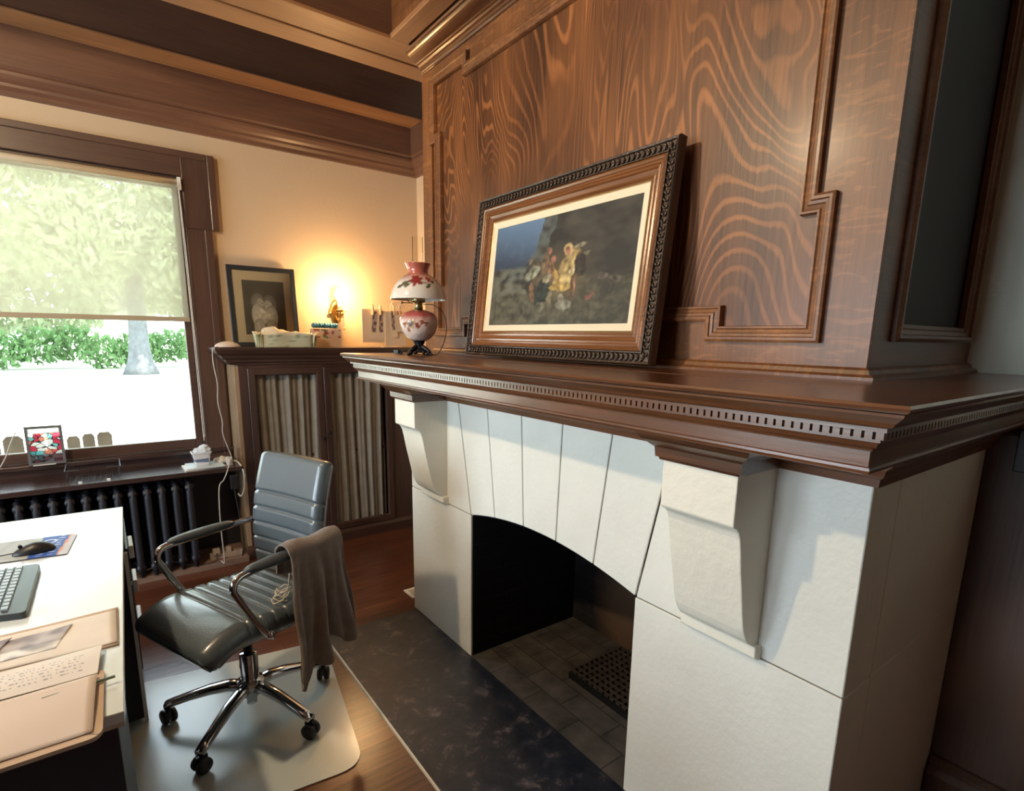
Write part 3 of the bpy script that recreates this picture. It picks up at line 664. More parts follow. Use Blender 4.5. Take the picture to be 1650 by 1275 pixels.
for k, (xa, wd, ht) in enumerate([(-.76, .135, .0), (-.608, .105, .0), (-.49, .10, .0), (-.378, .09, -.02), (-.268, .075, -.03), (-.178, .072, -.02), (-.092, .09, -.015)]):
    bm = B(); x0 = xa; w_ = wd
    prof_ = [(x0, .2), (x0+w_, .2), (x0+w_, .75+ht), (x0+w_*.8, .774+ht), (x0+w_*.2, .774+ht), (x0, .75+ht)]
    prism(bm, prof_, lambda p, t: (p[0], 5.02+.025*t, p[1]))
    o = new('fence_picket', bm, M['picket']); tag(o, 'weathered brown round-shouldered picket just outside window', 'picket', 'wooden pickets outside the window'); pk.append(o)
names = ['weathered picket outside window, out at the left photo edge', 'leftmost weathered picket outside window, cut by the photo edge', 'wide weathered picket outside window left of the stained glass', 'weathered picket hidden behind the stained glass panel', 'weathered picket just right of the stained glass panel',
         'middle weathered picket between stained glass and window corner', 'rightmost weathered brown picket outside the window']
for o, nme in zip(pk, names): o['label'] = nme
bm = B(); box(bm, (-1.2, 5.05, .38), (.4, 5.09, .44)); box(bm, (-1.1, 5.05, -.8), (-1.04, 5.11, .44)); box(bm, (.25, 5.05, -.8), (.31, 5.11, .44)); tag(new('fence_rail', bm, M['picket']), 'low wooden rail and posts carrying the pickets outside window', 'fence')

# ================================================================== BOOKCASE
bk = empty('bookcase', (0, 0, 0)); tag(bk, 'dark oak bookcase with curtained glass doors between window and fireplace', 'bookcase')
FYB = 3.84; BXR = XR-.003
bm = B(); box(bm, (.66, FYB, 0), (.685, YW-.002, 1.312)); tag(new('side_panel', bm, wood('window_lit_oak_side', (.24, .16, .10), (.50, .36, .22), 'Z', rough=.4), bk, bevel=.002), 'oak side panel with window light in its colour')  # bookcase oak made paler to stand for window light on this side
bm = B(); box(bm, (.685, FYB, .05), (.735, FYB+.022, 1.312)); box(bm, (1.715, FYB, .05), (BXR, FYB+.022, 1.312)); box(bm, (.735, FYB, 1.275), (1.715, FYB+.022, 1.312)); new('face_frame', bm, M['book_z'], bk, bevel=.002)
bm = B(); box(bm, (.685, YW-.02, .05), (BXR, YW-.002, 1.312)); new('back_panel', bm, M['book_z'], bk)
bm = B(); prism(bm, [(0, 0), (-.022, 0), (-.022, .065), (-.010, .085), (0, .09)], lambda p, t: (.655+(BXR-.655)*t, FYB+p[0], p[1])); box(bm, (.685, FYB, 0), (BXR, FYB+.02, .06)); new('plinth', bm, M['book_x'], bk)
bm = B(); cpf = [(0, 1.300), (.018, 1.300), (.022, 1.312), (.036, 1.318), (.040, 1.332), (.056, 1.342), (.062, 1.358), (.080, 1.372), (.088, 1.386), (.092, 1.392), (.092, 1.408), (-.02, 1.408), (-.02, 1.300)]
rings = []
for st in range(3): rings.append([[(.66-e*1.15, YW-.002, z), (.66-e*1.15, FYB-e*.65, z), (BXR, FYB-e*.65, z)][st] for e, z in cpf])
sweep(bm, rings); new('cornice', bm, M['book_x'], bk)
bm = B(); box(bm, (.665, FYB+.0, 1.388), (BXR, YW-.002, 1.408)); new('top_board', bm, M['book_x'], bk)
bm = B(); box(bm, (.685, FYB+.05, .65), (BXR, YW-.02, .67)); new('shelf', bm, M['book_x'], bk)
def cdoor(x0, x1, a0, a1, seed, hand):
    bm = B(); z0, z1, o0, o1 = .092, 1.275, .125, 1.222
    mitred(bm, [(x0, z0), (x1, z0), (x1, z1), (x0, z1)], [(0, 0), (0, .018), (.002, .020), (a0-x0-.008, .020), (a0-x0-.004, .012), (a0-x0, .010), (a0-x0, 0)], lambda p, h_: (p.x, FYB-h_+.006, p.y))
    d = new('door', bm, M['book_z'], bk)
    bm = B(); n = 150; q = random.Random(seed); ph = [q.uniform(0, 6) for _ in range(5)]
    fr_ = [q.uniform(50, 70), q.uniform(95, 130), q.uniform(22, 34)]
    vs = []
    for j in range(9):
        z = o0-.005+(o1-o0+.01)*j/8; row = []
        for i in range(n+1):
            x = a0-.006+(a1-a0+.012)*i/n; xx = x+.006*math.sin(3*j/8+x*9+seed)
            d_ = .010*math.sin(xx*fr_[0]*1.3+ph[0]+.3*math.sin(z*2+ph[2]))+.006*math.sin(xx*fr_[1]*1.6+ph[1])+.006*math.sin(xx*fr_[2]+ph[3])
            row.append(bm.verts.new((x, FYB+.036+d_, z)))
        vs.append(row)
    for j in range(8):
        for i in range(n): bm.faces.new((vs[j][i], vs[j][i+1], vs[j+1][i+1], vs[j+1][i]))
    tag(new('curtain', bm, M['curtain'], d, smooth=True), 'gathered grey cloth curtain')
    bm = B(); xk = x1-.022 if hand else x0+.022
    lathe(bm, [(.006, 0), (.005, .008), (.011, .014), (.011, .020), (.004, .024)], 12); o = new('knob', bm, M['blackmetal'], d, smooth=True); o.location = (xk, FYB-.012, .78 if hand else .82); o.rotation_euler = (PI/2, 0, 0)
cdoor(.735, 1.212, .782, 1.180, 3, True); cdoor(1.216, 1.715, 1.263, 1.664, 5, False)
bm = B(); box(bm, (.672, FYB-.010, .57), (.676, FYB-.003, .64)); new('latch_plate', bm, M['cable_white'], bk)

# ================================================================== RADIATOR
rad = empty('radiator', (0, 0, 0)); tag(rad, 'dark cast iron radiator of upright columns under window shelf', 'radiator')
for k in range(20):
    xk = -1.02+k*.072
    bm = B()
    for yy in (3.80, 3.87, 3.94): tube(bm, [(xk, yy, .06), (xk, yy, .12), (xk, yy, .52), (xk, yy, .60)], [.016, .020, .020, .016], 8)
    for zz in (.10, .56): tube(bm, [(xk, 3.785, zz), (xk, 3.955, zz)], .024, 8)
    tube(bm, [(xk-.036, 3.87, .10), (xk+.036, 3.87, .10)], .02, 8); tube(bm, [(xk-.036, 3.87, .56), (xk+.036, 3.87, .56)], .02, 8)
    for yy in (3.80, 3.94): tube(bm, [(xk, yy, .041), (xk, yy, .10)], .012, 6)
    new('column', bm, M['radiator'], rad, smooth=True)
rsh = sbox('radiator_shelf', (-2.4, 3.735, .640), (.652, 4.096, .668), M['dark_x'], bevel=.004)
del rsh['kind']; tag(rsh, 'dark glossy board shelf running below the window over radiator', 'shelf')
sbox('wall_shade_backing', (-2.6, 4.098, .04), (.656, 4.118, .66), M['radiator'])  # dark sheet added to deepen the shade under the shelf
bm = B(); box(bm, (-2.4, 3.80, 0), (.652, 4.115, .040)); struct(new('baseboard_back', bm, wood('pale_worn_board', (.16, .10, .075), (.34, .23, .18), 'X', rough=.5)))

exec_after = []
# ================================================================== OFFICE CHAIR
CH = empty('office_chair', (.34, 2.17, .0045), (0, 0, math.radians(-67.7))); tag(CH, 'grey ribbed leather office chair with chrome arms and five-star base', 'chair')
LEG0 = math.radians(227+67.7)
bm = B(); lathe(bm, [(.018, .050), (.020, .052), (.020, .085), (.036, .09), (.036, .12), (.052, .125), (.052, .150), (.036, .158), (.033, .165), (.033, .265), (.030, .27)], 24); new('hub', bm, M['chrome'], CH, smooth=True)
bm = B(); lathe(bm, [(.017, .265), (.017, .40), (.045, .405), (.045, .42)], 18); new('gas_lift', bm, M['blackmetal'], CH, smooth=True)
for k in range(5):
    a = LEG0+k*2*PI/5; ca, sa = math.cos(a), math.sin(a)
    bm = B(); rings = []
    for i, (r, z, hw, hh) in enumerate([(.030, .128, .025, .020), (.08, .134, .024, .020), (.15, .124, .022, .018), (.22, .106, .020, .015), (.28, .088, .019, .014), (.312, .078, .018, .013)]):
        ring = []
        for kk in range(12):
            t = 2*PI*kk/12; ox, oz = hw*math.copysign(abs(math.cos(t))**.6, math.cos(t)), hh*math.copysign(abs(math.sin(t))**.8, math.sin(t))
            ring.append(Vector((r*ca-ox*sa, r*sa+ox*ca, z+oz)))
        rings.append(ring)
    sweep(bm, rings); tag(new('base_leg', bm, M['chrome'], CH, smooth=True))
    wx, wy = .305*ca, .305*sa; b2 = a+1.1+k*.7
    c = empty('caster', (wx, wy, 0)); c.parent = CH; c.rotation_euler = (0, 0, b2)
    bm = B()
    for s in (-1, 1):
        rg = []
        for (xx, rr) in ((.006, .012), (.006, .027), (.012, .029), (.020, .029), (.024, .024), (.025, .010)):
            rg.append([Vector((s*xx, rr*math.cos(t), .030+rr*math.sin(t))) for t in [2*PI*i/20 for i in range(20)]])
        sweep(bm, rg)
    new('wheel', bm, M['plastic'], c, smooth=True)
    bm = B(); tube(bm, [(0, 0, .03), (0, 0, .072)], .007, 8); box(bm, (-.0055, -.016, .028), (.0055, .02, .062)); new('stem', bm, M['plastic'], c)
# under-seat mechanism
bm = B(); box(bm, (-.10, -.09, .415), (.10, .13, .440)); box(bm, (-.035, .10, .42), (.035, .235, .435)); new('seat_plate', bm, M['plastic'], CH, bevel=.005)
bm = B(); tube(bm, [(.0, -.02, .425), (-.12, -.02, .42), (-.20, -.03, .415)], .006, 8); ellipsoid(bm, (-.21, -.03, .414), (.022, .014, .010)); new('height_lever', bm, M['plastic'], CH, smooth=True)
def cushion(name, W, L, place, seams, tf, parent, mat, puff=.010, nx=18, ny=90, edge=.03):
    """padded slab: u across (-1..1), v along 0..1; place(x, s, h) -> 3-D; seams = list of v; tf(v) = thickness"""
    bm = B(); fr = []; bk_ = []
    def prof(v):
        d = min([abs(v-s)*L for s in seams]+[9]); return -.012*math.exp(-(d/.0050)**2)
    for j in range(ny+1):
        v = j/ny; a, b_ = [], []
        ev = min(v, 1-v)*L; fv = math.sqrt(max(0, 1-max(0, 1-ev/edge)**2))
        for i in range(nx+1):
            u = -1+2*i/nx; eu = (1-abs(u))*W/2; fu = math.sqrt(max(0, 1-max(0, 1-eu/edge)**2))
            h = tf(v)/2*min(fu, 1)*min(fv, 1)
            inner = min(1, eu/.03)
            a.append(place(u*W/2, v, h+prof(v)*inner*min(1, ev/.02)+puff*(1-u*u)*fv*fu)); b_.append(place(u*W/2, v, -h))
        fr.append(a); bk_.append(b_)
    va = [[bm.verts.new(p) for p in r] for r in fr]; vb = [[bm.verts.new(p) for p in r] for r in bk_]
    for j in range(ny):
        for i in range(nx):
            bm.faces.new((va[j][i], va[j][i+1], va[j+1][i+1], va[j+1][i])); bm.faces.new((vb[j][i], vb[j+1][i], vb[j+1][i+1], vb[j][i+1]))
    bmesh.ops.remove_doubles(bm, verts=bm.verts, dist=.0004)
    return new(name, bm, mat, parent, smooth=True)
def seatpath(v):      # v=0 front underside, 1 = rear; returns (y, z, normal)
    y = -.275+.50*v; z = .462+.010*math.cos(v*PI)
    drop = max(0, .30-v)/.30; z -= .060*drop**2.2; return y, z
def place_seat(x, v, h):
    y, z = seatpath(v); y2, z2 = seatpath(min(1, v+.01)) if v < .99 else seatpath(v); y1, z1 = seatpath(max(0, v-.01))
    d = Vector((0, y2-y1, z2-z1)).normalized(); n = Vector((0, -d.z, d.y)); return Vector((x, y, z+.006*(x/.235)**2))+n*h
cushion('seat', .475, .52, place_seat, [.30, .40, .50, .60, .70, .80, .90], lambda v: .088, CH, M['leather'], ny=110)
def backpath(v):     # v=0 bottom, 1 top
    z = .50+.505*v; y = .235+.020*v+.035*(v-.35)**2*4*.6-.012*math.sin(v*PI*1.2); return y, z
def place_back(x, v, h):
    y, z = backpath(v); y2, z2 = backpath(min(1, v+.01)); y1, z1 = backpath(max(0, v-.01))
    d = Vector((0, y2-y1, z2-z1)).normalized(); n = Vector((0, -d.z, d.y)); return Vector((x*(1-.04*v), y-.020*(x/.22)**2, z))+n*h
cushion('backrest', .43, .52, place_back, [.07, .19, .31, .43, .555, .68], lambda v: .062, CH, M['leather'], ny=110, edge=.024)
for s in (-1, 1):
    xs = s*.238
    pts = spline([(xs*.80, -.03, .432), (xs*.97, -.045, .434), (xs, -.07, .455), (xs, -.112, .53), (xs, -.160, .625), (xs, -.176, .665), (xs, -.158, .697), (xs, -.10, .705), (xs, .05, .708), (xs, .17, .712), (xs*.97, .235, .712), (xs*.86, .275, .705)], 6)
    bm = B(); tube(bm, pts, .0125, 12); a = new('armrest', bm, M['chrome'], CH, smooth=True)
    bm = B(); rings = []
    for i in range(15):
        t = i/14; y = -.135+.27*t; e = math.sin(PI*min(max(t, .0), 1))**.25 if 0 < t < 1 else .25
        rings.append([Vector((xs+.025*e*math.copysign(abs(math.cos(q))**.7, math.cos(q)), y, .714+.004*t+.017*e*math.copysign(abs(math.sin(q))**.8, math.sin(q)))) for q in [2*PI*k/16 for k in range(16)]])
    sweep(bm, rings); tag(new('arm_pad', bm, M['leather_side'], a, smooth=True), 'padded grey leather arm pad')
    bm = B(); ellipsoid(bm, (xs*1.03, -.06, .45), (.012, .016, .016)); new('bolt', bm, M['chrome'], a, smooth=True)

# shawl over the camera-side arm -----------------------------------------------
def ch2w(p):
    a = math.radians(-67.7); x, y, z = p; return Vector((.34+x*math.cos(a)-y*math.sin(a), 2.17+x*math.sin(a)+y*math.cos(a), z))
bm = B(); nu, nv = 60, 70; vs = []
xa = .238
for j in range(nv+1):
    v = j/nv; row = []
    for i in range(nu+1):
        u = i/nu
        y = .015+.235*u
        # outer hanging length varies: long point at the front, shorter to the rear
        Lout = .485-.02*u+(.10*max(0, 1-abs(u-.16)/.16))-.06*math.exp(-((u-.62)/.1)**2)+.015*math.sin(u*21)
        Lin = .10+.05*u
        s = -Lin-.05+(Lout+Lin+.05)*v
        fold = math.sin(u*17+1.0)+.6*math.sin(u*31+2*s)
        if s < -.045: x = xa-.034-.004*fold; z = .742-(-.045-s)*.95
        elif s < .045:
            t = (s+.045)/.09*PI; x = xa-.034*math.cos(t); z = .730+.022*math.sin(t)+.006*math.sin(t)*(1+math.sin(u*9))
        else:
            d = s-.045; x = xa+.034+.010*min(1, d*6)+.019*min(1, d/.4)*(1+1.5*fold)*.9+.03*d; z = .730-d
            y = .015+.235*u+(u-.45)*.09*min(1, d/.5)+.006*math.sin(s*20+u*8)
        row.append(bm.verts.new(ch2w((x, y, z))))
    vs.append(row)
for j in range(nv):
    for i in range(nu): bm.faces.new((vs[j][i], vs[j][i+1], vs[j+1][i+1], vs[j+1][i]))
o = new('shawl', bm, M['shawl'], smooth=True, recalc=False); md = o.modifiers.new('s', 'SOLIDIFY'); md.thickness = .006
tag(o, 'taupe knitted shawl draped over the near chair arm', 'shawl')
bm = B(); q = random.Random(4)
for k in range(5):
    c = ch2w((.165-.01*k, .04+.012*k, .522)); tube(bm, spline([c+Vector((.026*math.cos(t+k), .022*math.sin(t+k), .004*k+.006*math.sin(3*t+k))) for t in [i*.7 for i in range(10)]], 4), .0028, 6)
tube(bm, spline([ch2w((.170, .055, .53)), ch2w((.190, .06, .56)), ch2w((.198, .065, .62)), ch2w((.200, .07, .67))], 5), .0028, 6)
tag(new('white_cord_bundle', bm, M['cable_white'], smooth=True), 'small tangle of white cord lying on chair seat under the arm', 'cord')

# chair mat ----------------------------------------------------------------------
def rounded(poly, r, n=6):
    out = []
    for i in range(len(poly)):
        a, b_, c = Vector(poly[i-1]), Vector(poly[i]), Vector(poly[(i+1) % len(poly)])
        p, q_ = b_+(a-b_).normalized()*r, b_+(c-b_).normalized()*r
        for k in range(n+1):
            t = k/n; out.append(p*(1-t)**2+b_*2*t*(1-t)+q_*t*t)
    return out
bm = B(); prism(bm, rounded([(-.34, 1.76), (.600, 1.655), (.742, 2.545), (-.12, 2.668)], .09), lambda p, t: (p[0], p[1], .0015+.003*t))
tag(new('chair_mat', bm, M['mat']), 'frosted translucent floor mat under office chair', 'floor mat')

# ================================================================== DESK
dk = empty('desk', (0, 0, 0)); tag(dk, 'white topped desk with dark navy sides at left edge', 'desk')
bm = B(); prism(bm, [(-.95, 1.262), (-.038, 1.243), (.005, 2.838), (-.95, 2.862)][::-1], lambda p, t: (p[0], p[1], .726+.024*t)); o = new('top', bm, [M['desk']], dk, bevel=.002)
bm = B(); prism(bm, [(-.95, 1.264), (-.040, 1.2455), (.0035, 2.834), (-.95, 2.858)][::-1], lambda p, t: (p[0], p[1], .716+.0095*t)); new('edge_band', bm, M['desk_edge'], dk)
bm = B(); prism(bm, [(-.90, 1.285), (-.052, 1.268), (-.047, 1.75), (-.90, 1.75)][::-1], lambda p, t: (p[0], p[1], .006+.710*t)); new('near_pedestal', bm, M['navy'], dk, bevel=.002)
bm = B(); prism(bm, [(-.90, 2.36), (-.012, 2.36), (.000, 2.81), (-.90, 2.82)][::-1], lambda p, t: (p[0], p[1], .02+.696*t)); new('drawer_cabinet', bm, M['navy'], dk, bevel=.002)
bm = B(); prism(bm, [(-.90, 1.76), (-.88, 1.76), (-.88, 2.35), (-.90, 2.35)], lambda p, t: (p[0], p[1], .10+.616*t)); new('modesty_panel', bm, M['navy'], dk)
for z in (.645, .500, .335):
    bm = B(); h_ = .13 if z > .4 else .24; box(bm, (-.006, 2.375, z-h_/2), (.004, 2.80, z+h_/2)); d = new('drawer', bm, M['navy'], dk, bevel=.002)
    bm = B(); box(bm, (.004, 2.52, z-.026), (.022, 2.66, z+.026)); tag(new('handle', bm, M['white_metal'], d, bevel=.004), 'pale metal pull')
bm = B(); box(bm, (-.012, 2.355, .006), (.0, 2.375, .70)); new('corner_post', bm, M['white_metal'], dk)
DZ = .7502
# keyboard
def kpt(u, v, h):    # u along length away from the corner, v from right edge
    a, b_, c, d = Vector((-.227, 2.213)), Vector((-.231, 1.826)), Vector((-.49, 1.90)), Vector((-.49, 2.25))
    p = (a*(1-u)+b_*u)*(1-v)+(d*(1-u)+c*u)*v; return Vector((p.x, p.y, DZ+h))
kb = empty('keyboard', (-.35, 2.03, DZ)); tag(kb, 'dark computer keyboard on the white desk below mouse pad', 'keyboard')
def atkb(bm, name, mat, **kw):
    bmesh.ops.translate(bm, verts=bm.verts, vec=(.35, -2.03, -DZ)); return new(name, bm, mat, kb, **kw)
bm = B(); rr = rounded([(0, 0), (1, 0), (1, 1), (0, 1)], .06)
prism(bm, [(p.x, p.y) for p in rr], lambda p, t: kpt(p[0], p[1], .001+.017*t)); atkb(bm, 'shell', M['kb'], bevel=.003)
for c_ in range(9):
    for r_i in range(13):
        bm = B(); u0 = .05+r_i*.069; v0 = .15+c_*.076
        a_ = [kpt(u0, v0, .0185), kpt(u0+.055, v0, .0185), kpt(u0+.055, v0+.06, .0185), kpt(u0, v0+.06, .0185)]
        cen = sum(a_, Vector())/4
        lo_ = [bm.verts.new(p) for p in a_]; hi_ = [bm.verts.new(cen+(p-cen)*.85+Vector((0, 0, .005))) for p in a_]
        for i in range(4): bm.faces.new((lo_[i], lo_[(i+1) % 4], hi_[(i+1) % 4], hi_[i]))
        bm.faces.new(hi_); bm.faces.new(lo_[::-1])
        if c_*13+r_i < 99: atkb(bm, 'key', M['key'])
        else: bm.free()
# mouse pad and mouse
PAD = [(-.143, 2.526), (-.165, 2.305), (-.38, 2.335), (-.37, 2.56)]
bm = B(); n = 48; vv = [[None]*(n+1) for _ in range(n+1)]
for i in range(n+1):
    for j in range(n+1):
        u, v = i/n, j/n; a, b_, c, d = [Vector(p) for p in PAD]; p = (a*(1-u)+b_*u)*(1-v)+(d*(1-u)+c*u)*v
        vv[i][j] = bm.verts.new((p.x, p.y, DZ+.0036))
for i in range(n):
    for j in range(n): bm.faces.new((vv[i][j], vv[i+1][j], vv[i+1][j+1], vv[i][j+1]))
pad = empty('mouse_pad', (0, 0, 0)); tag(pad, 'blue and grey printed mouse pad on the desk', 'mouse pad')
o = new('printed_top', bm, M['vc'], pad)
def padcol(p):
    a, b_, d = Vector(PAD[0]), Vector(PAD[1]), Vector(PAD[3]); q = Vector((p.x, p.y))
    v = ((q-a).dot((d-a).normalized()))/(d-a).length; u = ((q-a).dot((b_-a).normalized()))/(b_-a).length
    if v < .06: return (.50, .54, .60)
    if v < .09: return (.62, .25, .16)
    if v < .42:
        c = (.02, .09, .42); r = math.hypot((u-.24)*1.0, (v-.30)*1.2)
        if .07 < r < .11: return (.55, .62, .78)
        if abs(v-.17) < .035 and (u*9) % 1 < .30: return (.40, .48, .70)
        if abs(v-.30) < .04 and u > .5 and (u*11) % 1 < .35: return (.40, .48, .70)
        return c
    return mixc((.42, .46, .46), (.25, .30, .34), 1 if (u*12) % 1 < .3 and v > .5 else 0)
paint(o, padcol)
bm = B(); prism(bm, rounded(PAD, .012), lambda p, t: (p[0], p[1], DZ+.0002+.003*t)); new('rubber_base', bm, M['plastic'], pad)
ms = empty('computer_mouse', (-.255, 2.385, DZ+.004), (0, 0, math.radians(6))); tag(ms, 'black computer mouse on the mouse pad', 'mouse')
bm = B(); ellipsoid(bm, (0, 0, 0), (.058, .032, .034), 24, 16)
for v in list(bm.verts):
    if v.co.z < 0: v.co.z = 0
    v.co.z *= 1-.35*max(0, -v.co.x/.058)
new('shell', bm, M['plastic'], ms, smooth=True)
bm = B(); tube(bm, [(-.034, -.004, .0265), (-.034, .004, .0265)], .006, 12); new('scroll_wheel', bm, M['blackmetal'], ms, smooth=True)
bm = B(); tube(bm, spline([(-.055, 0, .008), (-.10, .01, .005), (-.2, .03, .004), (-.4, .0, .004)], 6), .002, 6); new('cable', bm, M['plastic'], ms, smooth=True)
# papers, folders
def sheet(name, poly, z, mat, label, cat, lift=0, nx=24, ny=16, th=.0012, curl=0, fn=None, group=None):
    bm = B(); a, b_, c, d = [Vector(p) for p in poly]; vt = []
    for j in range(ny+1):
        row = []
        for i in range(nx+1):
            u, v = i/nx, j/ny; p = (a*(1-u)+b_*u)*(1-v)+(d*(1-u)+c*u)*v
            row.append(bm.verts.new((p.x, p.y, DZ+z+lift*math.sin(v*PI)+curl*(1-v)**3+.0008*math.sin(u*7+v*5))))
        vt.append(row)
    for j in range(ny):
        for i in range(nx): bm.faces.new((vt[j][i], vt[j][i+1], vt[j+1][i+1], vt[j+1][i]))
    o = new(name, bm, mat, smooth=True)
    if fn: paint(o, fn)
    md = o.modifiers.new('s', 'SOLIDIFY'); md.thickness = th; md.offset = 1
    return tag(o, label, cat, group)
sheet('manila_folder', [(-.30, 1.742), (-.215, 1.752), (-.212, 1.56), (-.30, 1.55)], .0022, M['manila'], 'manila folder corner beneath the loose photographs at desk edge', 'folder') if False else None
sheet('folder', [(-.46, 1.735), (-.036, 1.757), (-.039, 1.535), (-.46, 1.545)], .0022, M['manila'], 'open brown folder lying under pale sheet beneath the small photographs', 'folder', th=.002)
sheet('paper_sheet', [(-.46, 1.722), (-.041, 1.735), (-.042, 1.545), (-.46, 1.553)], .0052, M['paper'], 'creased white sheet on brown folder under the small photographs', 'paper')
def phc(p): 
    t = N(p.x*30, p.y*30, 1)
    return mixc((.50, .50, .54), (.24, .23, .27), .5+t*1.6) if p.y > 1.628 else mixc((.80, .82, .85), (.35, .38, .42), .3+t*2)
sheet('photo_print', [(-.262, 1.690), (-.132, 1.706), (-.160, 1.590), (-.290, 1.585)], .0075, M['vc'], 'unframed photograph on white sheet, the right one of two', 'photograph', fn=phc, th=.0006)
sheet('photo_print', [(-.36, 1.684), (-.247, 1.700), (-.276, 1.620), (-.38, 1.612)], .0100, M['vc'], 'unframed photograph with dark edge overlapping the other at desk edge', 'photograph', fn=phc, th=.0015)
def hand(p):
    r = (p.y*75) % 1; c = N(p.x*220, int(p.y*75)*3.1, 2)
    return (.33, .34, .38) if .25 < r < .62 and c > .08 and p.x < -.105 and 1.425 < p.y < 1.50 else (.72, .70, .68)
sheet('letter', [(-.46, 1.520), (-.070, 1.533), (-.079, 1.405), (-.46, 1.40)], .012, M['vc'], 'handwritten letter page sticking out above the front folder', 'letter', nx=190, ny=70, lift=.004, fn=hand)
bm = B(); prism(bm, rounded([(-.46, 1.405), (-.068, 1.42), (-.072, 1.185), (-.084, 1.17), (-.46, 1.17)], .010), lambda p, t: (p[0], p[1], DZ+.001+.008*t)); tag(new('notebook', bm, M['manila'], bevel=.002), 'thick tan notebook under the front blank page', 'notebook')
sheet('paper_sheet', [(-.46, 1.388), (-.080, 1.392), (-.087, 1.188), (-.46, 1.190)], .0112, plain('blank_page', (.62, .54, .48), .7), 'blank warm white page on tan notebook nearest the camera', 'paper', lift=.006, curl=.005)
bm = B(); tube(bm, [(-.17, 1.352, DZ+.0165), (-.049, 1.366, DZ+.014)], .0032, 6); tag(new('pencil', bm, plain('green_pencil', (.16, .22, .16), .4)), 'thin green pencil poking out between the pages', 'pencil')

# ================================================================== ON THE RADIATOR SHELF AND SILL
SH = .668
# stained glass panel leaning on the sash
sg = empty('stained_glass_panel', (-.397, 4.060, .7385), (math.radians(-4), 0, 0)); tag(sg, 'small framed stained glass panel of red and teal pieces leaning in window', 'stained glass')
W_, H_ = .166, .222
bm = B(); grid_plane(bm, W_-.024, H_-.022, 84, 120)
o = new('glass_mosaic', bm, M['stained'], sg, loc=(.012, 0, .010))
q = random.Random(21); cells = [(q.uniform(0, W_-.02), q.uniform(.0, H_-.05), q.choice([(.75, .12, .10), (.80, .30, .20), (.12, .50, .50), (.2, .62, .60), (.95, .95, .9), (.9, .92, .9), (.62, .06, .10), (.93, .93, .93)])) for _ in range(44)]
def sgc(p):
    if p.z > H_-.052: return (.96, .97, .97) if (H_-.046 < p.z < H_-.028) and .006 < p.x < W_-.032 else (.20, .21, .21)
    ds = sorted(((p.x-c[0])**2+((p.z-c[1])*1.15)**2, c[2]) for c in cells)
    if math.sqrt(ds[1][0])-math.sqrt(ds[0][0]) < .0024: return (.03, .03, .03)
    return ds[0][1] if p.z > .05 else mixc(ds[0][1], (.10, .09, .11), .82)
paint(o, sgc)
bm = B(); mitred(bm, [(0, 0), (W_, 0), (W_, H_), (0, H_)], [(0, -.006), (0, .008), (.013, .008), (.013, -.006)], lambda p, h_: (p.x, -h_, p.y)); new('frame', bm, plain('grey_frame', (.14, .14, .14), .4), sg)
bm = B(); prism(bm, [(-.02, 0), (-.055, 0), (-.055, .003), (-.02, .003)], lambda p, t: (.02+.10*t, p[0]+.02, p[1])); new('foot', bm, M['paper'], sg)
# wire basket
wb = empty('wire_basket', (0, 0, 0)); tag(wb, 'small open wire letter tray standing on radiator shelf', 'wire basket')
bm = B()
def bp2(u, v, h): 
    sp = 1+.10*h/.07; cx, cy = -.105, 3.865
    return (cx+(u-.5)*.225*sp, cy+(v-.5)*.21*sp, SH+.006+h)
for h_, r in ((.072, .0026), (.0, .0014), (.036, .0010)):
    if h_ == .072: pts = [(0, 0), (.24, 0)], [(.76, 0), (1, 0), (1, 1), (0, 1), (0, 0)]
    else: pts = [(0, 0), (1, 0), (1, 1), (0, 1), (0, 0)],
    for pl in pts: tube(bm, [bp2(*p, h_) for p in pl], r, 6)
tube(bm, [bp2(.24, 0, .072), bp2(.24, 0, .036), bp2(.76, 0, .036), bp2(.76, 0, .072)], .0028, 6)
for k in range(9):
    u = k/8
    tube(bm, [bp2(u, 0, .072 if u < .24 or u > .76 else .036), bp2(u, 0, 0), bp2(u, 1, 0), bp2(u, 1, .072)], .0009, 5)
    tube(bm, [bp2(0, u, .072), bp2(0, u, 0), bp2(1, u, 0), bp2(1, u, .072)], .0009, 5)
new('wires', bm, M['blackmetal'], wb)
for u in (.22, .78):
    bm = B(); p = bp2(u, 0, 0); box(bm, (p[0]-.008, p[1]-.010, SH+.0005), (p[0]+.008, p[1]+.004, SH+.012)); tag(new('label_clip', bm, M['white_metal'], wb), 'small white clip')
# papers, pot
def flat(name, poly, z0, z1, mat, label, cat, group=None):
    bm = B(); prism(bm, poly, lambda p, t: (p[0], p[1], z0+(z1-z0)*t)); return tag(new(name, bm, mat, bevel=.001, seg=1), label, cat, group)
flat('magazine', rounded([(.335, 3.755), (.560, 3.775), (.545, 3.935), (.33, 3.925)], .004), SH+.0005, SH+.008, M['paper'], 'flat white magazine under flower pot, bottom of the pile', 'magazine')
flat('magazine', rounded([(.342, 3.762), (.548, 3.755), (.555, 3.93), (.35, 3.94)], .004), SH+.0085, SH+.014, plain('pale_blue_paper', (.60, .70, .72), .6), 'flat pale blue magazine under flower pot, top of the pile', 'magazine')
pt = empty('planter', (.435, 3.845, SH+.0145)); tag(pt, 'blue and white china planter stuffed with crumpled paper beside window', 'planter')
bm = B(); vr = []
for (hw, z) in ((.036, 0), (.038, .004), (.052, .075), (.056, .078), (.056, .086), (.050, .086), (.038, .02)):
    pr_ = rounded([(-hw, -hw*.8), (hw, -hw*.8), (hw, hw*.8), (-hw, hw*.8)], hw*.25, 10); vr.append([Vector((p.x, p.y, z)) for p in pr_])
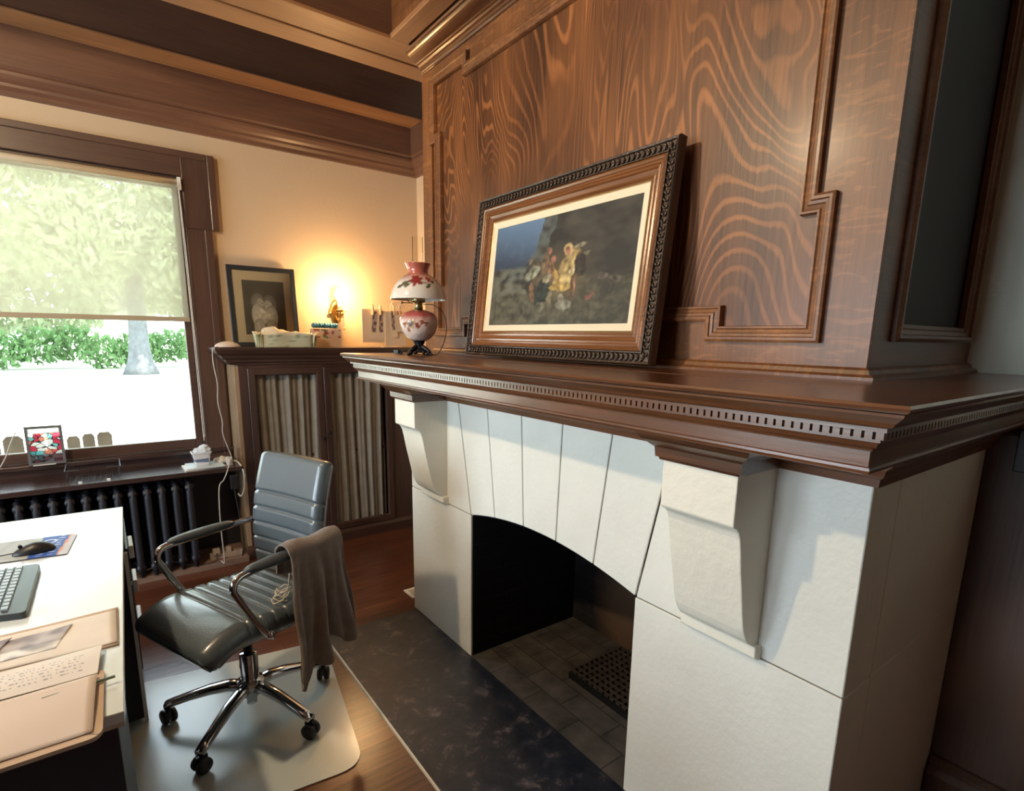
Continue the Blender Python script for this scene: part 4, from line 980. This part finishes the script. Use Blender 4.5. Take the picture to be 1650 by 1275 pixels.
# refine vertical rings for the painted pattern
fine_ = [vr[0], vr[1]]+[[vr[1][i].lerp(vr[2][i], k/16) for i in range(len(vr[0]))] for k in range(1, 17)]+vr[3:]
sweep(bm, fine_); o = new('pot', bm, M['china'], pt, smooth=True)
paint(o, lambda p: mixc((.72, .74, .78), (.12, .17, .30), 1 if N(p.x*60, p.z*55, p.y*40) > .08 and .01 < p.z < .07 else 0))
bm = B(); q = random.Random(9)
for k in range(6):
    c = Vector((q.uniform(-.028, .028), q.uniform(-.02, .02), .085+q.uniform(0, .022))); bmesh.ops.create_icosphere(bm, subdivisions=3, radius=.026, matrix=Matrix.Translation(c))
for v in bm.verts:
    n_ = N(v.co.x*60, v.co.y*60, v.co.z*60); v.co += Vector((n_*.014, N(v.co.y*60, v.co.z*50, 3)*.014, n_*.010))
tag(new('crumpled_paper', bm, plain('pale_blue_tissue', (.62, .70, .76), .7), pt), 'pale blue crumpled tissue')
# crumpled cloth, adapters and cables at the shelf end
bm = B(); bmesh.ops.create_icosphere(bm, subdivisions=4, radius=1, matrix=Matrix.Translation((.555, 3.89, SH+.021)) @ Matrix.Diagonal((.05, .04, .022, 1)))
for v in bm.verts:
    v.co += Vector((0, 0, max(-.004, N(v.co.x*55, v.co.y*55, 5)*.014))); v.co.z = max(v.co.z, SH+.0006)
tag(new('crumpled_napkin', bm, M['paper'], smooth=True), 'crumpled white napkin behind planter at shelf end', 'napkin')
ad = empty('power_adapter', (.585, 3.80, SH)); tag(ad, 'white plug adapter with hanging cables at end of radiator shelf', 'adapter')
bm = B(); box(bm, (-.018, -.015, .001), (.016, .015, .055)); box(bm, (-.008, -.028, .02), (.006, -.013, .045)); new('body', bm, M['cable_white'], ad, bevel=.004)
bm = B(); tube(bm, spline([(.016, 0, .03), (.045, -.015, .02), (.062, -.07, -.03), (.060, -.085, -.10), (.052, -.082, -.16), (.035, -.075, -.19), (.02, -.07, -.17)], 6), .0045, 8)
tube(bm, spline([(-.005, -.028, .03), (-.03, -.075, -.02), (-.055, -.083, -.07), (-.085, -.085, -.12), (-.095, -.085, -.35), (-.09, -.07, -.6), (-.10, .0, -.624)], 6), .0035, 8)
new('cable', bm, M['cable_white'], ad, smooth=True)
bm = B(); box(bm, (-.02, -.105, -.135), (.022, -.072, -.045)); new('transformer', bm, M['plastic'], ad, bevel=.004)
bm = B(); tube(bm, spline([(0, -.088, -.135), (.01, -.085, -.25), (.03, -.08, -.45), (.02, -.05, -.6)], 5), .004, 8); new('lead', bm, M['plastic'], ad, smooth=True)
bm = B(); ps = empty('power_strip', (.508, 3.875, .0405)); tag(ps, 'beige power strip lying on floor board under radiator', 'power strip')
box(bm, (-.075, -.03, .0003), (.12, .02, .035)); new('body', bm, plain('beige_plastic', (.42, .33, .26), .5), ps, bevel=.004)
bm = B(); box(bm, (-.06, -.045, .035), (-.02, -.012, .075)); new('plug', bm, plain('grey_plug', (.45, .36, .29), .5), ps, bevel=.003)
bm = B(); box(bm, (.02, -.03, .035), (.05, .0, .07)); new('plug', bm, plain('beige_plug', (.45, .36, .29), .5), ps, bevel=.003)
bm = B(); tube(bm, spline([(-.04, -.05, .05), (-.05, -.07, .01), (-.12, -.07, -.0), (-.2, -.075, .02), (-.3, -.08, .06), (-.5, -.08, .03)], 6), .004, 8); new('cable', bm, M['plastic'], ps, smooth=True)
bm = B(); tube(bm, spline([(-.52, 3.98, .742), (-.49, 3.99, .80), (-.465, 4.02, .87), (-.44, 4.06, .925)], 6), .003, 6); tube(bm, spline([(-.52, 3.98, .742), (-.60, 3.96, .742), (-.8, 3.97, .742)], 5), .003, 6)
bmesh.ops.translate(bm, verts=bm.verts, vec=(0, .09, 0)); tag(new('white_cable', bm, M['cable_white'], smooth=True), 'thin white cable rising from sill left of the stained glass', 'cable')

# ================================================================== ON THE BOOKCASE
BT = 1.408
# white puck gadget with its cord hanging down the bookcase side
pk_ = empty('puck_gadget', (.640, 3.865, BT+.0008)); tag(pk_, 'flat white oval gadget at left end of bookcase top', 'gadget')
bm = B(); ellipsoid(bm, (0, 0, 0), (.075, .052, .036), 28, 14)
for v in bm.verts: v.co.z = max(.001, v.co.z)
new('body', bm, plain('cream_plastic', (.72, .60, .50), .45), pk_, smooth=True)
bm = B(); tube(bm, spline([(-.060, -.03, .004), (-.090, -.04, -.01), (-.094, -.04, -.10), (-.082, -.04, -.22), (-.088, -.04, -.34), (-.072, -.035, -.46), (-.075, -.03, -.54), (-.045, -.03, -.66), (-.035, -.03, -.70)], 6), .0026, 6); new('cord', bm, M['cable_white'], pk_, smooth=True)
# framed photograph
fp = empty('framed_photograph', (.702, 4.035, BT+.0008), (math.radians(-6), 0, math.radians(0))); tag(fp, 'black framed black-and-white photograph of two children hugging, on bookcase', 'framed photo')
PW, PH = .425, .525
bm = B(); mitred(bm, [(0, 0), (PW, 0), (PW, PH), (0, PH)], [(0, 0), (0, .016), (.002, .018), (.026, .018), (.028, .012), (.028, 0)], lambda p, h_: (p.x, -h_, p.y)); new('frame', bm, M['blackframe'], fp)
bm = B(); box(bm, (.004, -.006, .004), (PW-.004, .004, PH-.004)); new('mat_board', bm, M['matboard'], fp)
bm = B(); grid_plane(bm, .262, .355, 110, 150); o = new('photo', bm, M['photo'], fp, loc=(.086, -.0068, .080))
def ell(x, y, cx, cy, rx, ry, ang=0):
    a = math.radians(ang); dx, dy = x-cx, y-cy; X_, Y_ = dx*math.cos(a)+dy*math.sin(a), -dx*math.sin(a)+dy*math.cos(a); return math.hypot(X_/rx, Y_/ry)
def kids(p):
    x, y = p.x/.262, p.z/.355; g = .05+.035*(y)+.02*N(x*4, y*4, 3)
    L = [(.34, .60, .17, .17, 0, .20), (.62, .58, .17, .17, 0, .16),      # bonnets / hair
         (.40, .56, .10, .12, 15, .42), (.58, .54, .10, .11, -15, .40),   # faces
         (.34, .34, .17, .24, 8, .46), (.64, .33, .16, .22, -6, .40),     # pale clothes
         (.50, .40, .22, .055, -28, .55), (.56, .36, .20, .05, 20, .50),  # arms round each other
         (.34, .13, .14, .17, 0, .36), (.63, .13, .14, .15, 0, .34)]
    for cx, cy, rx, ry, an, val in L:
        r = ell(x, y, cx, cy, rx, ry, an)
        if r < 1: g = val*(.55+.45*math.sqrt(1-r*r))*(1+.25*N(x*18, y*18, cx*9))
    for ex, ey in ((.44, .58), (.54, .57)):
        if ell(x, y, ex, ey, .02, .008, 20) < 1: g = .06
    if ell(x, y, .47, .52, .025, .012) < 1: g = .12
    g = .015+g*1.75; return (g*1.0, g*.97, g*.93)
paint(o, kids)
bm = B(); box(bm, (.006, -.0098, .006), (PW-.006, -.0086, PH-.006)); new('glazing', bm, M['glass'], fp)
# ruffled cloth basket
fb = empty('cloth_basket', (.995, 3.865, BT+.0005)); tag(fb, 'low pale green pleated cloth basket with lace on bookcase top', 'basket')
bm = B(); W2, D2 = .185, .05; q = random.Random(5)
def per(t):   # rounded rectangle perimeter
    P_ = rounded([(-W2, -D2), (W2, -D2), (W2, D2), (-W2, D2)], .03, 4); n = len(P_); f = (t % 1)*n; i = int(f); return P_[i % n].lerp(P_[(i+1) % n], f-i)
rings = []
NP = 260
for k in range(13):
    z = .092*k/12; ring = []
    for i in range(NP):
        t = i/NP; c = per(t); n_ = Vector((c.x/W2*.4, c.y/D2)).normalized()
        ru = .005*math.sin(t*2*PI*34)*(.4+z*8)+.007*math.sin(t*2*PI*17+3*math.sin(t*40))*(.35+z*9)
        flare = .010*(z/.092)**3
        ring.append(Vector((c.x+n_.x*(ru+flare), c.y+n_.y*(ru+flare), z*(1+.09*math.sin(t*2*PI*9+2*math.sin(t*31))))))
    rings.append(ring)
sweep(bm, rings, caps=False); o = new('ruffled_side', bm, M['cloth_vc'], fb, smooth=True)
paint(o, lambda p: (.80, .70, .50) if p.z > .082 else ((.25, .28, .18) if N(p.x*60, p.z*60, 7) > .33 else (.52, .52, .36)))
o.modifiers.new('s', 'SOLIDIFY').thickness = .002
bm = B(); bmesh.ops.create_icosphere(bm, subdivisions=4, radius=1, matrix=Matrix.Translation((0, 0, .078)) @ Matrix.Diagonal((.165, .040, .030, 1)))
for v in bm.verts: v.co.z += .030*N(v.co.x*14, v.co.y*14, 1)+(.022 if v.co.x < -.07 and v.co.z > .09 else 0)
tag(new('lace_cloth', bm, plain('cream_lace', (.78, .66, .46), .85, bump=.6, bscale=120), fb, smooth=True), 'bunched cream lace cloth')
# flowered box with blue packet on top
bm = B(); box(bm, (1.198, 3.93, BT+.0005), (1.388, 4.02, BT+.128)); bmesh.ops.subdivide_edges(bm, edges=bm.edges, cuts=20, use_grid_fill=True)
o = new('floral_box', bm, M['cloth_vc'])
paint(o, lambda p: (.72, .60, .44) if p.z > BT+.122 else ((.30, .06, .05) if N(p.x*34, p.z*34, p.y*20+3) > .30 and p.z > BT+.065 else ((.14, .20, .10) if N(p.x*30+9, p.z*40, p.y*20) > .32 and p.z > BT+.06 else (.60, .45, .34))))
tag(o, 'cream cardboard box printed with flowers, beside sconce on bookcase', 'box')
bm = B()
for k in range(9): ellipsoid(bm, (1.212+k*.0190, 3.975+.006*(k % 2), BT+.150), (.014, .042, .019), 10, 8)
for v in bm.verts: v.co.z = max(v.co.z, BT+.1287)
tag(new('blue_candy_bag', bm, plain('blue_foil', (.03, .16, .26), .3, .3, bump=.5, bscale=70), smooth=True), 'crinkled dark blue packet lying on floral box', 'packet')
# wall sconce
SXc, SZc = 1.418, 1.66
sc = empty('wall_sconce', (SXc, YW-.001, SZc)); tag(sc, 'ornate brass wall sconce with one glowing bulb above bookcase', 'wall lamp')
bm = B(); rings = []
for k in range(7):
    d = [0, .004, .010, .014, .016, .014, .012][k]; s_ = [1, 1, .96, .86, .6, .4, .1][k]
    rings.append([Vector((.047*s_*(1+.12*math.cos(6*a))*math.cos(a), -d, .078*s_*(1+.10*math.cos(4*a))*math.sin(a))) for a in [2*PI*i/36 for i in range(36)]])
sweep(bm, rings); new('back_plate', bm, M['brass'], sc, smooth=True)
bm = B(); tube(bm, spline([(0, -.01, -.03), (0, -.04, -.060), (0, -.075, -.050), (0, -.088, -.015), (0, -.088, .01)], 6), .0075, 10); lathe(bm, [(.008, -.01), (.026, -.004), (.030, .004), (.014, .010)], 20, c=(0, -.088, .008))
ellipsoid(bm, (0, -.075, -.058), (.014, .014, .018)); ellipsoid(bm, (-.045, -.02, -.012), (.014, .008, .012)); ellipsoid(bm, (.045, -.02, -.012), (.014, .008, .012)); new('arm', bm, M['brass'], sc, smooth=True)
bm = B(); tube(bm, [(0, -.088, .016), (0, -.088, .075)], .0125, 14); new('candle_sleeve', bm, plain('candle_sleeve', (.55, .42, .25), .5), sc, smooth=True)
bm = B(); lathe(bm, [(.010, .0), (.022, .018), (.030, .040), (.026, .062), (.014, .080), (.002, .090)], 20, c=(0, -.088, .076)); new('bulb', bm, M['bulb'], sc, smooth=True)
bm = B(); tube(bm, [(.0, -.07, .0), (.06, -.075, .002)], .003, 6); tube(bm, [(.035, -.07, -.03), (.037, -.07, -.11)], .0015, 6); ellipsoid(bm, (.037, -.07, -.12), (.008, .008, .010), 8, 6); new('pull_chain', bm, M['brass'], sc)
sl = light('sconce_glow', 'POINT', (SXc, YW-.16, SZc+.125), 19, (1, .60, .26), shadow_soft_size=.04)
# card holder with clothes pegs
rk = empty('card_rack', (1.545, 3.90, BT)); tag(rk, 'cream folding card display holding pinned cards behind the oil lamp', 'card holder')
bm = B(); box(bm, (0, .03, .035), (.165, .034, .275)); box(bm, (.170, .010, .012), (.335, .014, .262)); box(bm, (.15, .0, 0), (.30, .05, .006)); new('panel', bm, plain('cream_card', (.72, .56, .38), .7), rk, bevel=.001)
bm = B()
for k in range(7):
    x0 = .235+.012*k; tube(bm, spline([(x0, .03, .20), (x0-.01+.004*k, .03, .30), (x0+.02+.008*k, .03, .335-.004*k), (x0+.05+.008*k, .03, .28)], 5), .0022, 6)
new('wire_fan', bm, plain('cream_wire', (.70, .55, .38), .5), rk, smooth=True)
cards = [(.040, .010, .07, .20, 6), (.105, .012, .06, .21, 2), (.205, -.012, .05, .19, -3), (.245, -.018, .055, .15, -4)]
for k, (cx, cy, cw, chh, an) in enumerate(cards):
    bm = B(); grid_plane(bm, cw, chh, 14, 40); lab = ['narrow photo card leftmost on card display', 'narrow photo card second from left on card display', 'photo card third from left on card display', 'printed ticket card with red corner, rightmost on card display'][k]
    o = new('small_card', bm, M['vc'], None, loc=(1.545+cx, 3.90+cy, BT+.265-chh), rot=(0, math.radians(an), 0)); tag(o, lab, 'card', 'cards pinned on the display')
    if k < 3: paint(o, lambda p, cw=cw, chh=chh: (.74, .60, .42) if p.x < cw*.25 or p.x > cw*.75 or p.z < chh*.25 else mixc((.10, .07, .08), (.45, .30, .24), .5+2*N(p.x*60, p.z*40, 2)))
    else: paint(o, lambda p, cw=cw, chh=chh: (.55, .08, .03) if p.z > chh*.82 and p.x > cw*.4 else ((.48, .36, .25) if (p.z*90) % 1 < .25 and p.z < chh*.7 else (.72, .58, .42)))
    bm = B()
    for s_ in (-.0045, .0045): box(bm, (cx+cw*.5-.006, cy-.008+s_-.002, .235), (cx+cw*.5+.006, cy-.008+s_+.002, .305), Matrix.Rotation(s_*6, 4, 'X'))
    o = new('clothes_peg', bm, plain('peg_wood', (.72, .52, .28), .6), None, loc=(1.545, 3.90, BT)); tag(o, ['wooden peg clipping the leftmost card', 'wooden peg clipping the second card', 'wooden peg clipping the third card', 'wooden peg clipping the red-cornered ticket card'][k], 'clothes peg', 'pegs on the card display')

# ================================================================== ON THE MANTEL
MZ = SZ+.0005
lx, ly = 1.20, 2.355
lp = empty('oil_lamp', (lx, ly, MZ)); tag(lp, 'antique electrified oil lamp with rose painted white glass shade and bowl', 'oil lamp')
bm = B()
for k in range(4):
    a = math.radians(20+90*k); ca, sa = math.cos(a), math.sin(a)
    tube(bm, spline([(.018*ca, .018*sa, .040), (.042*ca, .042*sa, .030), (.060*ca, .060*sa, .018), (.072*ca, .072*sa, .006), (.080*ca, .080*sa, .005)], 4), [.010, .011, .010, .010, .009, .009, .008, .008, .008, .007, .006, .006, .006, .005, .005, .005, .004][:17], 8)
    ellipsoid(bm, (.060*ca, .060*sa, .012), (.012, .012, .011), 8, 6)
    for s_ in (-.35, .35): ellipsoid(bm, (.045*math.cos(a+s_), .045*math.sin(a+s_), .014), (.010, .010, .009), 8, 6)
lathe(bm, [(.044, .012), (.046, .018), (.034, .026), (.024, .036), (.019, .048), (.026, .058), (.026, .064), (.040, .070)], 24); new('base', bm, M['blackmetal'], lp, smooth=True)
def densep(pr, n):
    P_ = spline([(r, 0, z) for r, z in pr], n); return [(p.x, p.z) for p in P_]
bm = B(); lathe(bm, densep([(.036, .068), (.052, .078), (.074, .105), (.087, .140), (.086, .165), (.070, .190), (.045, .202), (.020, .208)], 6), 72, rfun=lambda a, z: 1+.012*math.sin(a*8+z*60)); o = new('font_bowl', bm, M['china_bowl'], lp, smooth=True)
camdir = math.atan2(-ly, -lx)
def flower(az, z, a0, z0, s, k=5):   # petal shape
    dx, dz = (az-a0)*.085/s, (z-z0)/s; r = math.hypot(dx, dz); t = math.atan2(dz, dx); return r < 1+.25*math.sin(k*t)
def dang(p, c): 
    a = math.atan2(p.y, p.x)-c
    while a > PI: a -= 2*PI
    while a < -PI: a += 2*PI
    return a
def bowlc(p):
    z = p.z; a = dang(p, camdir)
    c = mixc((.72, .60, .54), (.42, .10, .09), (z-.150)/.030)
    if z < .165:
        if flower(a, z, -.45, .142, .011): return (.10, .05, .04)
        if flower(a, z, -.45, .142, .022): return (.45, .33, .22)
        for (aa, zz) in ((-.85, .138), (-.62, .118), (-.15, .140), (-.05, .128), (.15, .150), (.4, .145)):
            if flower(a, z, aa, zz, .009, 3): return (.28, .07, .04)
    return c
paint(o, bowlc)
bm = B(); lathe(bm, [(.020, .206), (.018, .225), (.018, .238), (.030, .242), (.032, .250), (.030, .266), (.024, .276), (.010, .280)], 24); tube(bm, [(-.03, 0, .236), (-.075, .01, .236)], .0025, 6); ellipsoid(bm, (-.078, .01, .236), (.006, .006, .006), 8, 6)
tube(bm, [(0, -.03, .236), (.01, -.09, .240)], .0025, 6); tube(bm, [(-.03, .03, .238), (-.05, .055, .278)], .0025, 6); new('burner', bm, plain('burner_brass', (.32, .26, .12), .3, .9), lp, smooth=True)
bm = B(); spr = densep([(.124, .252), (.1235, .256), (.119, .278), (.107, .308), (.086, .336), (.062, .354), (.047, .362), (.043, .372), (.044, .388), (.052, .406), (.055, .412)], 6)
lathe(bm, spr, 96, capb=False, capt=False); o = new('lamp_shade', bm, M['china'], lp, smooth=True)
def shc(p):
    z = p.z; a = dang(p, camdir); base = (.74, .70, .64)
    c = mixc(base, (.46, .13, .09), (z-.318)/.048)
    if z < .35:
        if flower(a, z, -.10, .331, .024, 6): return (.26, .035, .03)
        if flower(a, z, .52, .334, .012, 5): return (.34, .06, .05)
        for (aa, zz, s_) in ((-.62, .316, .010), (-.80, .303, .009), (-.48, .306, .008), (-.45, .322, .008), (.42, .305, .009), (.70, .325, .008)):
            if flower(a, z, aa, zz, s_, 2): return (.10, .11, .06)
        if abs(z-(.325+.22*abs(a)*-.12)) < .0022 and -.7 < a < .6: return (.15, .13, .07)
    return c
paint(o, shc); o.modifiers.new('s', 'SOLIDIFY').thickness = .0022
bm = B(); lathe(bm, [(.024, .278), (.030, .300), (.030, .330), (.0245, .370), (.0240, .53)], 28, capb=False, capt=False); new('glass_chimney', bm, M['lampglass'], lp, smooth=True)
bm = B(); tube(bm, spline([(.02, -.01, .232), (.05, -.055, .228), (.07, -.10, .195), (.075, -.125, .14), (.07, -.115, .07), (.06, -.085, .02), (.05, -.06, .004), (0, .05, .003), (-.02, .10, .004), (-.03, .15, .003), (-.01, .13, .026), (-.02, .17, .006)], 6), .0022, 6); 
box(bm, (-.032, .165, .002), (-.008, .215, .018)); new('cord', bm, M['plastic'], lp, smooth=False)

# painting ----------------------------------------------------------------------
PWd, PHt = 1.085, .684
pn = empty('framed_painting', (1.392, 1.128, MZ+.006), (0, math.radians(6.6), 0)); tag(pn, 'large framed night scene of glowing robed figures and sheep, leaning on mantel', 'painting')
def fp_(p, h_): return (-h_, p.x, p.y)
def fring(name, inset0, prof, mat, par=pn):
    bm = B(); i0 = inset0; pth = [(i0, i0), (PWd-i0, i0), (PWd-i0, PHt-i0), (i0, PHt-i0)]
    mitred(bm, pth, prof, fp_); return new(name, bm, mat, par)
fo = fring('outer_frame', 0, [(0, -.002), (0, .026), (.004, .032), (.010, .030), (.012, .024), (.036, .022), (.038, .030), (.042, .030), (.044, -.012)], M['carved'])
bm = B()     # carved leaf ornament
def orn(p0, p1, nrm):
    p0, p1 = Vector(p0), Vector(p1); L = (p1-p0).length; n = int(L/.021); d = (p1-p0)/L; ang = math.atan2(d.y, d.x)
    for k in range(n):
        c = p0+d*(k+.5)*L/n
        for s_ in (-1, 1):
            cc = c+Vector((-d.y, d.x))*.0062*s_
            R_ = Matrix.Rotation(PI/2, 4, 'Y') @ Matrix.Rotation(0, 4, 'Z')
            m4 = Matrix.Translation((-.0255, cc.x, cc.y)) @ Matrix.Rotation(ang+s_*.7, 4, 'X') @ Matrix.Diagonal((.006, .0098, .0042, 1))
            bmesh.ops.create_uvsphere(bm, u_segments=7, v_segments=5, radius=1, matrix=m4)
ii = .024
orn((ii, ii), (PWd-ii, ii), 0); orn((ii, PHt-ii), (PWd-ii, PHt-ii), 0); orn((ii, ii), (ii, PHt-ii), 0); orn((PWd-ii, ii), (PWd-ii, PHt-ii), 0)
new('leaf_carving', bm, plain('bronzed_carving', (.085, .055, .036), .28, .5, coat=.5), fo, smooth=True)
fring('inner_frame', .044, [(0, -.012), (0, .028), (.006, .031), (.012, .028), (.014, .024), (.020, .024), (.024, .020), (.030, .021), (.034, .016), (.046, .012), (.052, .013), (.056, .008), (.060, .008), (.060, -.012)], M['cherry'])
fring('gilt_bead', .1035, [(0, -.008), (0, .009), (.003, .011), (.006, .009), (.006, -.008)], M['gilt'])
fring('liner', .109, [(0, -.008), (0, .008), (.026, .004), (.026, -.008)], M['liner'])
cw, chh = PWd-.268, PHt-.268
NXp, NZp = 300, 160
bm = B(); vs = [[bm.verts.new((-.0015, PWd-.134-cw*i/NXp, .134+chh*j/NZp)) for i in range(NXp+1)] for j in range(NZp+1)]
for j in range(NZp):
    for i in range(NXp): bm.faces.new((vs[j][i], vs[j][i+1], vs[j+1][i+1], vs[j+1][i]))
o = new('canvas', bm, M['print'], pn)
def scene_col(p):
    # x: 0 = left of the picture as seen (far end of the mantel), 1 = right; y up
    x = (p.y-.134)/cw; x = 1-x; y = (p.z-.134)/chh
    x += .010*N(x*14, y*14, 8)+.004*N(x*40, y*40, 3); y += .014*N(x*14, y*14, 4)+.006*N(x*40, y*40, 6)
    n1 = N(x*5, y*5, 1); n2 = N(x*16, y*16, 2); n3 = N(x*40, y*26, 5)
    # rocky cave side
    edge = .30+.22*(y-.62)+.05*n1 if y > .45 else .30-.55*(.45-y)
    if x < edge and y > .56:
        c = mixc((.045, .065, .10), (.16, .26, .40), (y-.60)*2.0+.5*(x-.05)); c = mixc(c, (.20, .28, .36), .25*n2)
    elif y < .40+.10*n1+.12*max(0, .3-x):
        c = mixc((.055, .052, .034), (.17, .16, .11), .45+.6*n2+.35*n3-.9*(x-.25)*.6+.2*(.4-y))
    else:
        c = mixc((.030, .028, .024), (.085, .075, .06), .35+.9*n1+.5*n2)
        if abs(x-edge) < .12 and y > .45: c = mixc(c, (.12, .14, .13), .6+n2)
    if x < .30 and .30 < y < .58: c = mixc(c, (.20, .21, .17), .35+.9*n2)
    # warm glow around the child
    g = math.exp(-(((x-.565)/.13)**2+((y-.42)/.20)**2)); c = mixc(c, (.22, .15, .06), g*.55)
    F = [  # cx cy rx ry ang colour (painted figures)
        (.33, .42, .055, .16, 8, (.05, .048, .035)), (.385, .47, .050, .17, 12, (.15, .115, .07)), (.335, .49, .045, .085, -35, (.30, .30, .22)),
        (.345, .31, .022, .10, 5, (.26, .15, .08)), (.43, .56, .030, .10, 0, (.27, .18, .10)), (.452, .675, .016, .038, 0, (.30, .14, .09)),
        (.475, .50, .030, .11, 4, (.24, .14, .08)), (.49, .595, .020, .036, 0, (.36, .17, .12)),
        (.425, .30, .050, .17, -6, (.035, .045, .035)), (.45, .43, .032, .050, -20, (.30, .27, .18)), (.485, .25, .025, .07, 0, (.22, .20, .12)),
        (.60, .52, .062, .17, -14, (.46, .34, .15)), (.585, .665, .030, .062, 0, (.60, .45, .22)), (.583, .650, .016, .032, 0, (.42, .20, .13)),
        (.565, .38, .070, .085, 10, (.58, .44, .20)), (.545, .34, .085, .035, 0, (.52, .36, .12)), (.625, .47, .022, .032, 0, (.75, .62, .36)), (.52, .44, .018, .10, 18, (.45, .30, .10)),
        (.66, .685, .045, .020, 20, (.34, .30, .20)), (.705, .605, .042, .022, 14, (.17, .15, .10)), (.675, .52, .038, .11, 6, (.055, .042, .032)), (.65, .33, .012, .12, -3, (.28, .16, .09)), (.635, .31, .010, .10, 3, (.18, .10, .06)),
        (.592, .175, .060, .050, -4, (.30, .29, .22)), (.566, .235, .018, .042, 8, (.36, .33, .25)), (.75, .235, .030, .020, 20, (.28, .13, .10)), (.775, .26, .014, .022, 0, (.22, .11, .08)),
        (.81, .40, .050, .030, 6, (.14, .12, .09)), (.90, .37, .055, .040, 4, (.13, .11, .085)), (.865, .31, .03, .06, 0, (.07, .06, .05)), (.31, .60, .03, .03, 0, (.17, .155, .12)), (.42, .17, .04, .05, 0, (.15, .14, .10)), (.28, .16, .035, .06, 0, (.10, .10, .07))]
    for cx, cy, rx, ry, an, cc in F:
        r = ell(x*1.0, y, cx, cy, rx, ry, an)
        if r < 1+.18*n3:
            n4 = N(x*34+cx*50, y*16, 9); f = .50+.55*math.sqrt(max(0, 1-r*r))*(.7+1.6*n4)+.5*n3+.25*(cx+rx*.2 < x and cx < .56)
            k_ = 1-max(0, (r-.8)/.2)*.6; c = mixc(c, tuple(max(0, v*f) for v in cc), k_)
    if abs(x-(.430-.0)) < .0025 and .45 < y < .74: c = (.12, .10, .07)
    return tuple(v**1.12*.95 for v in c)
paint(o, scene_col)
# switch plate at the right edge
bm = B(); sw = empty('switch_plate', (0, 0, 0)); tag(sw, 'dark switch plate on wainscot at right edge below mantel', 'switch')
box(bm, (2.050, .245, 1.145), (2.0595, .372, 1.265)); new('plate', bm, M['switch'], sw, bevel=.003)
bm = B(); box(bm, (2.044, .29, 1.185), (2.050, .325, 1.225)); new('toggle', bm, M['plastic'], sw)
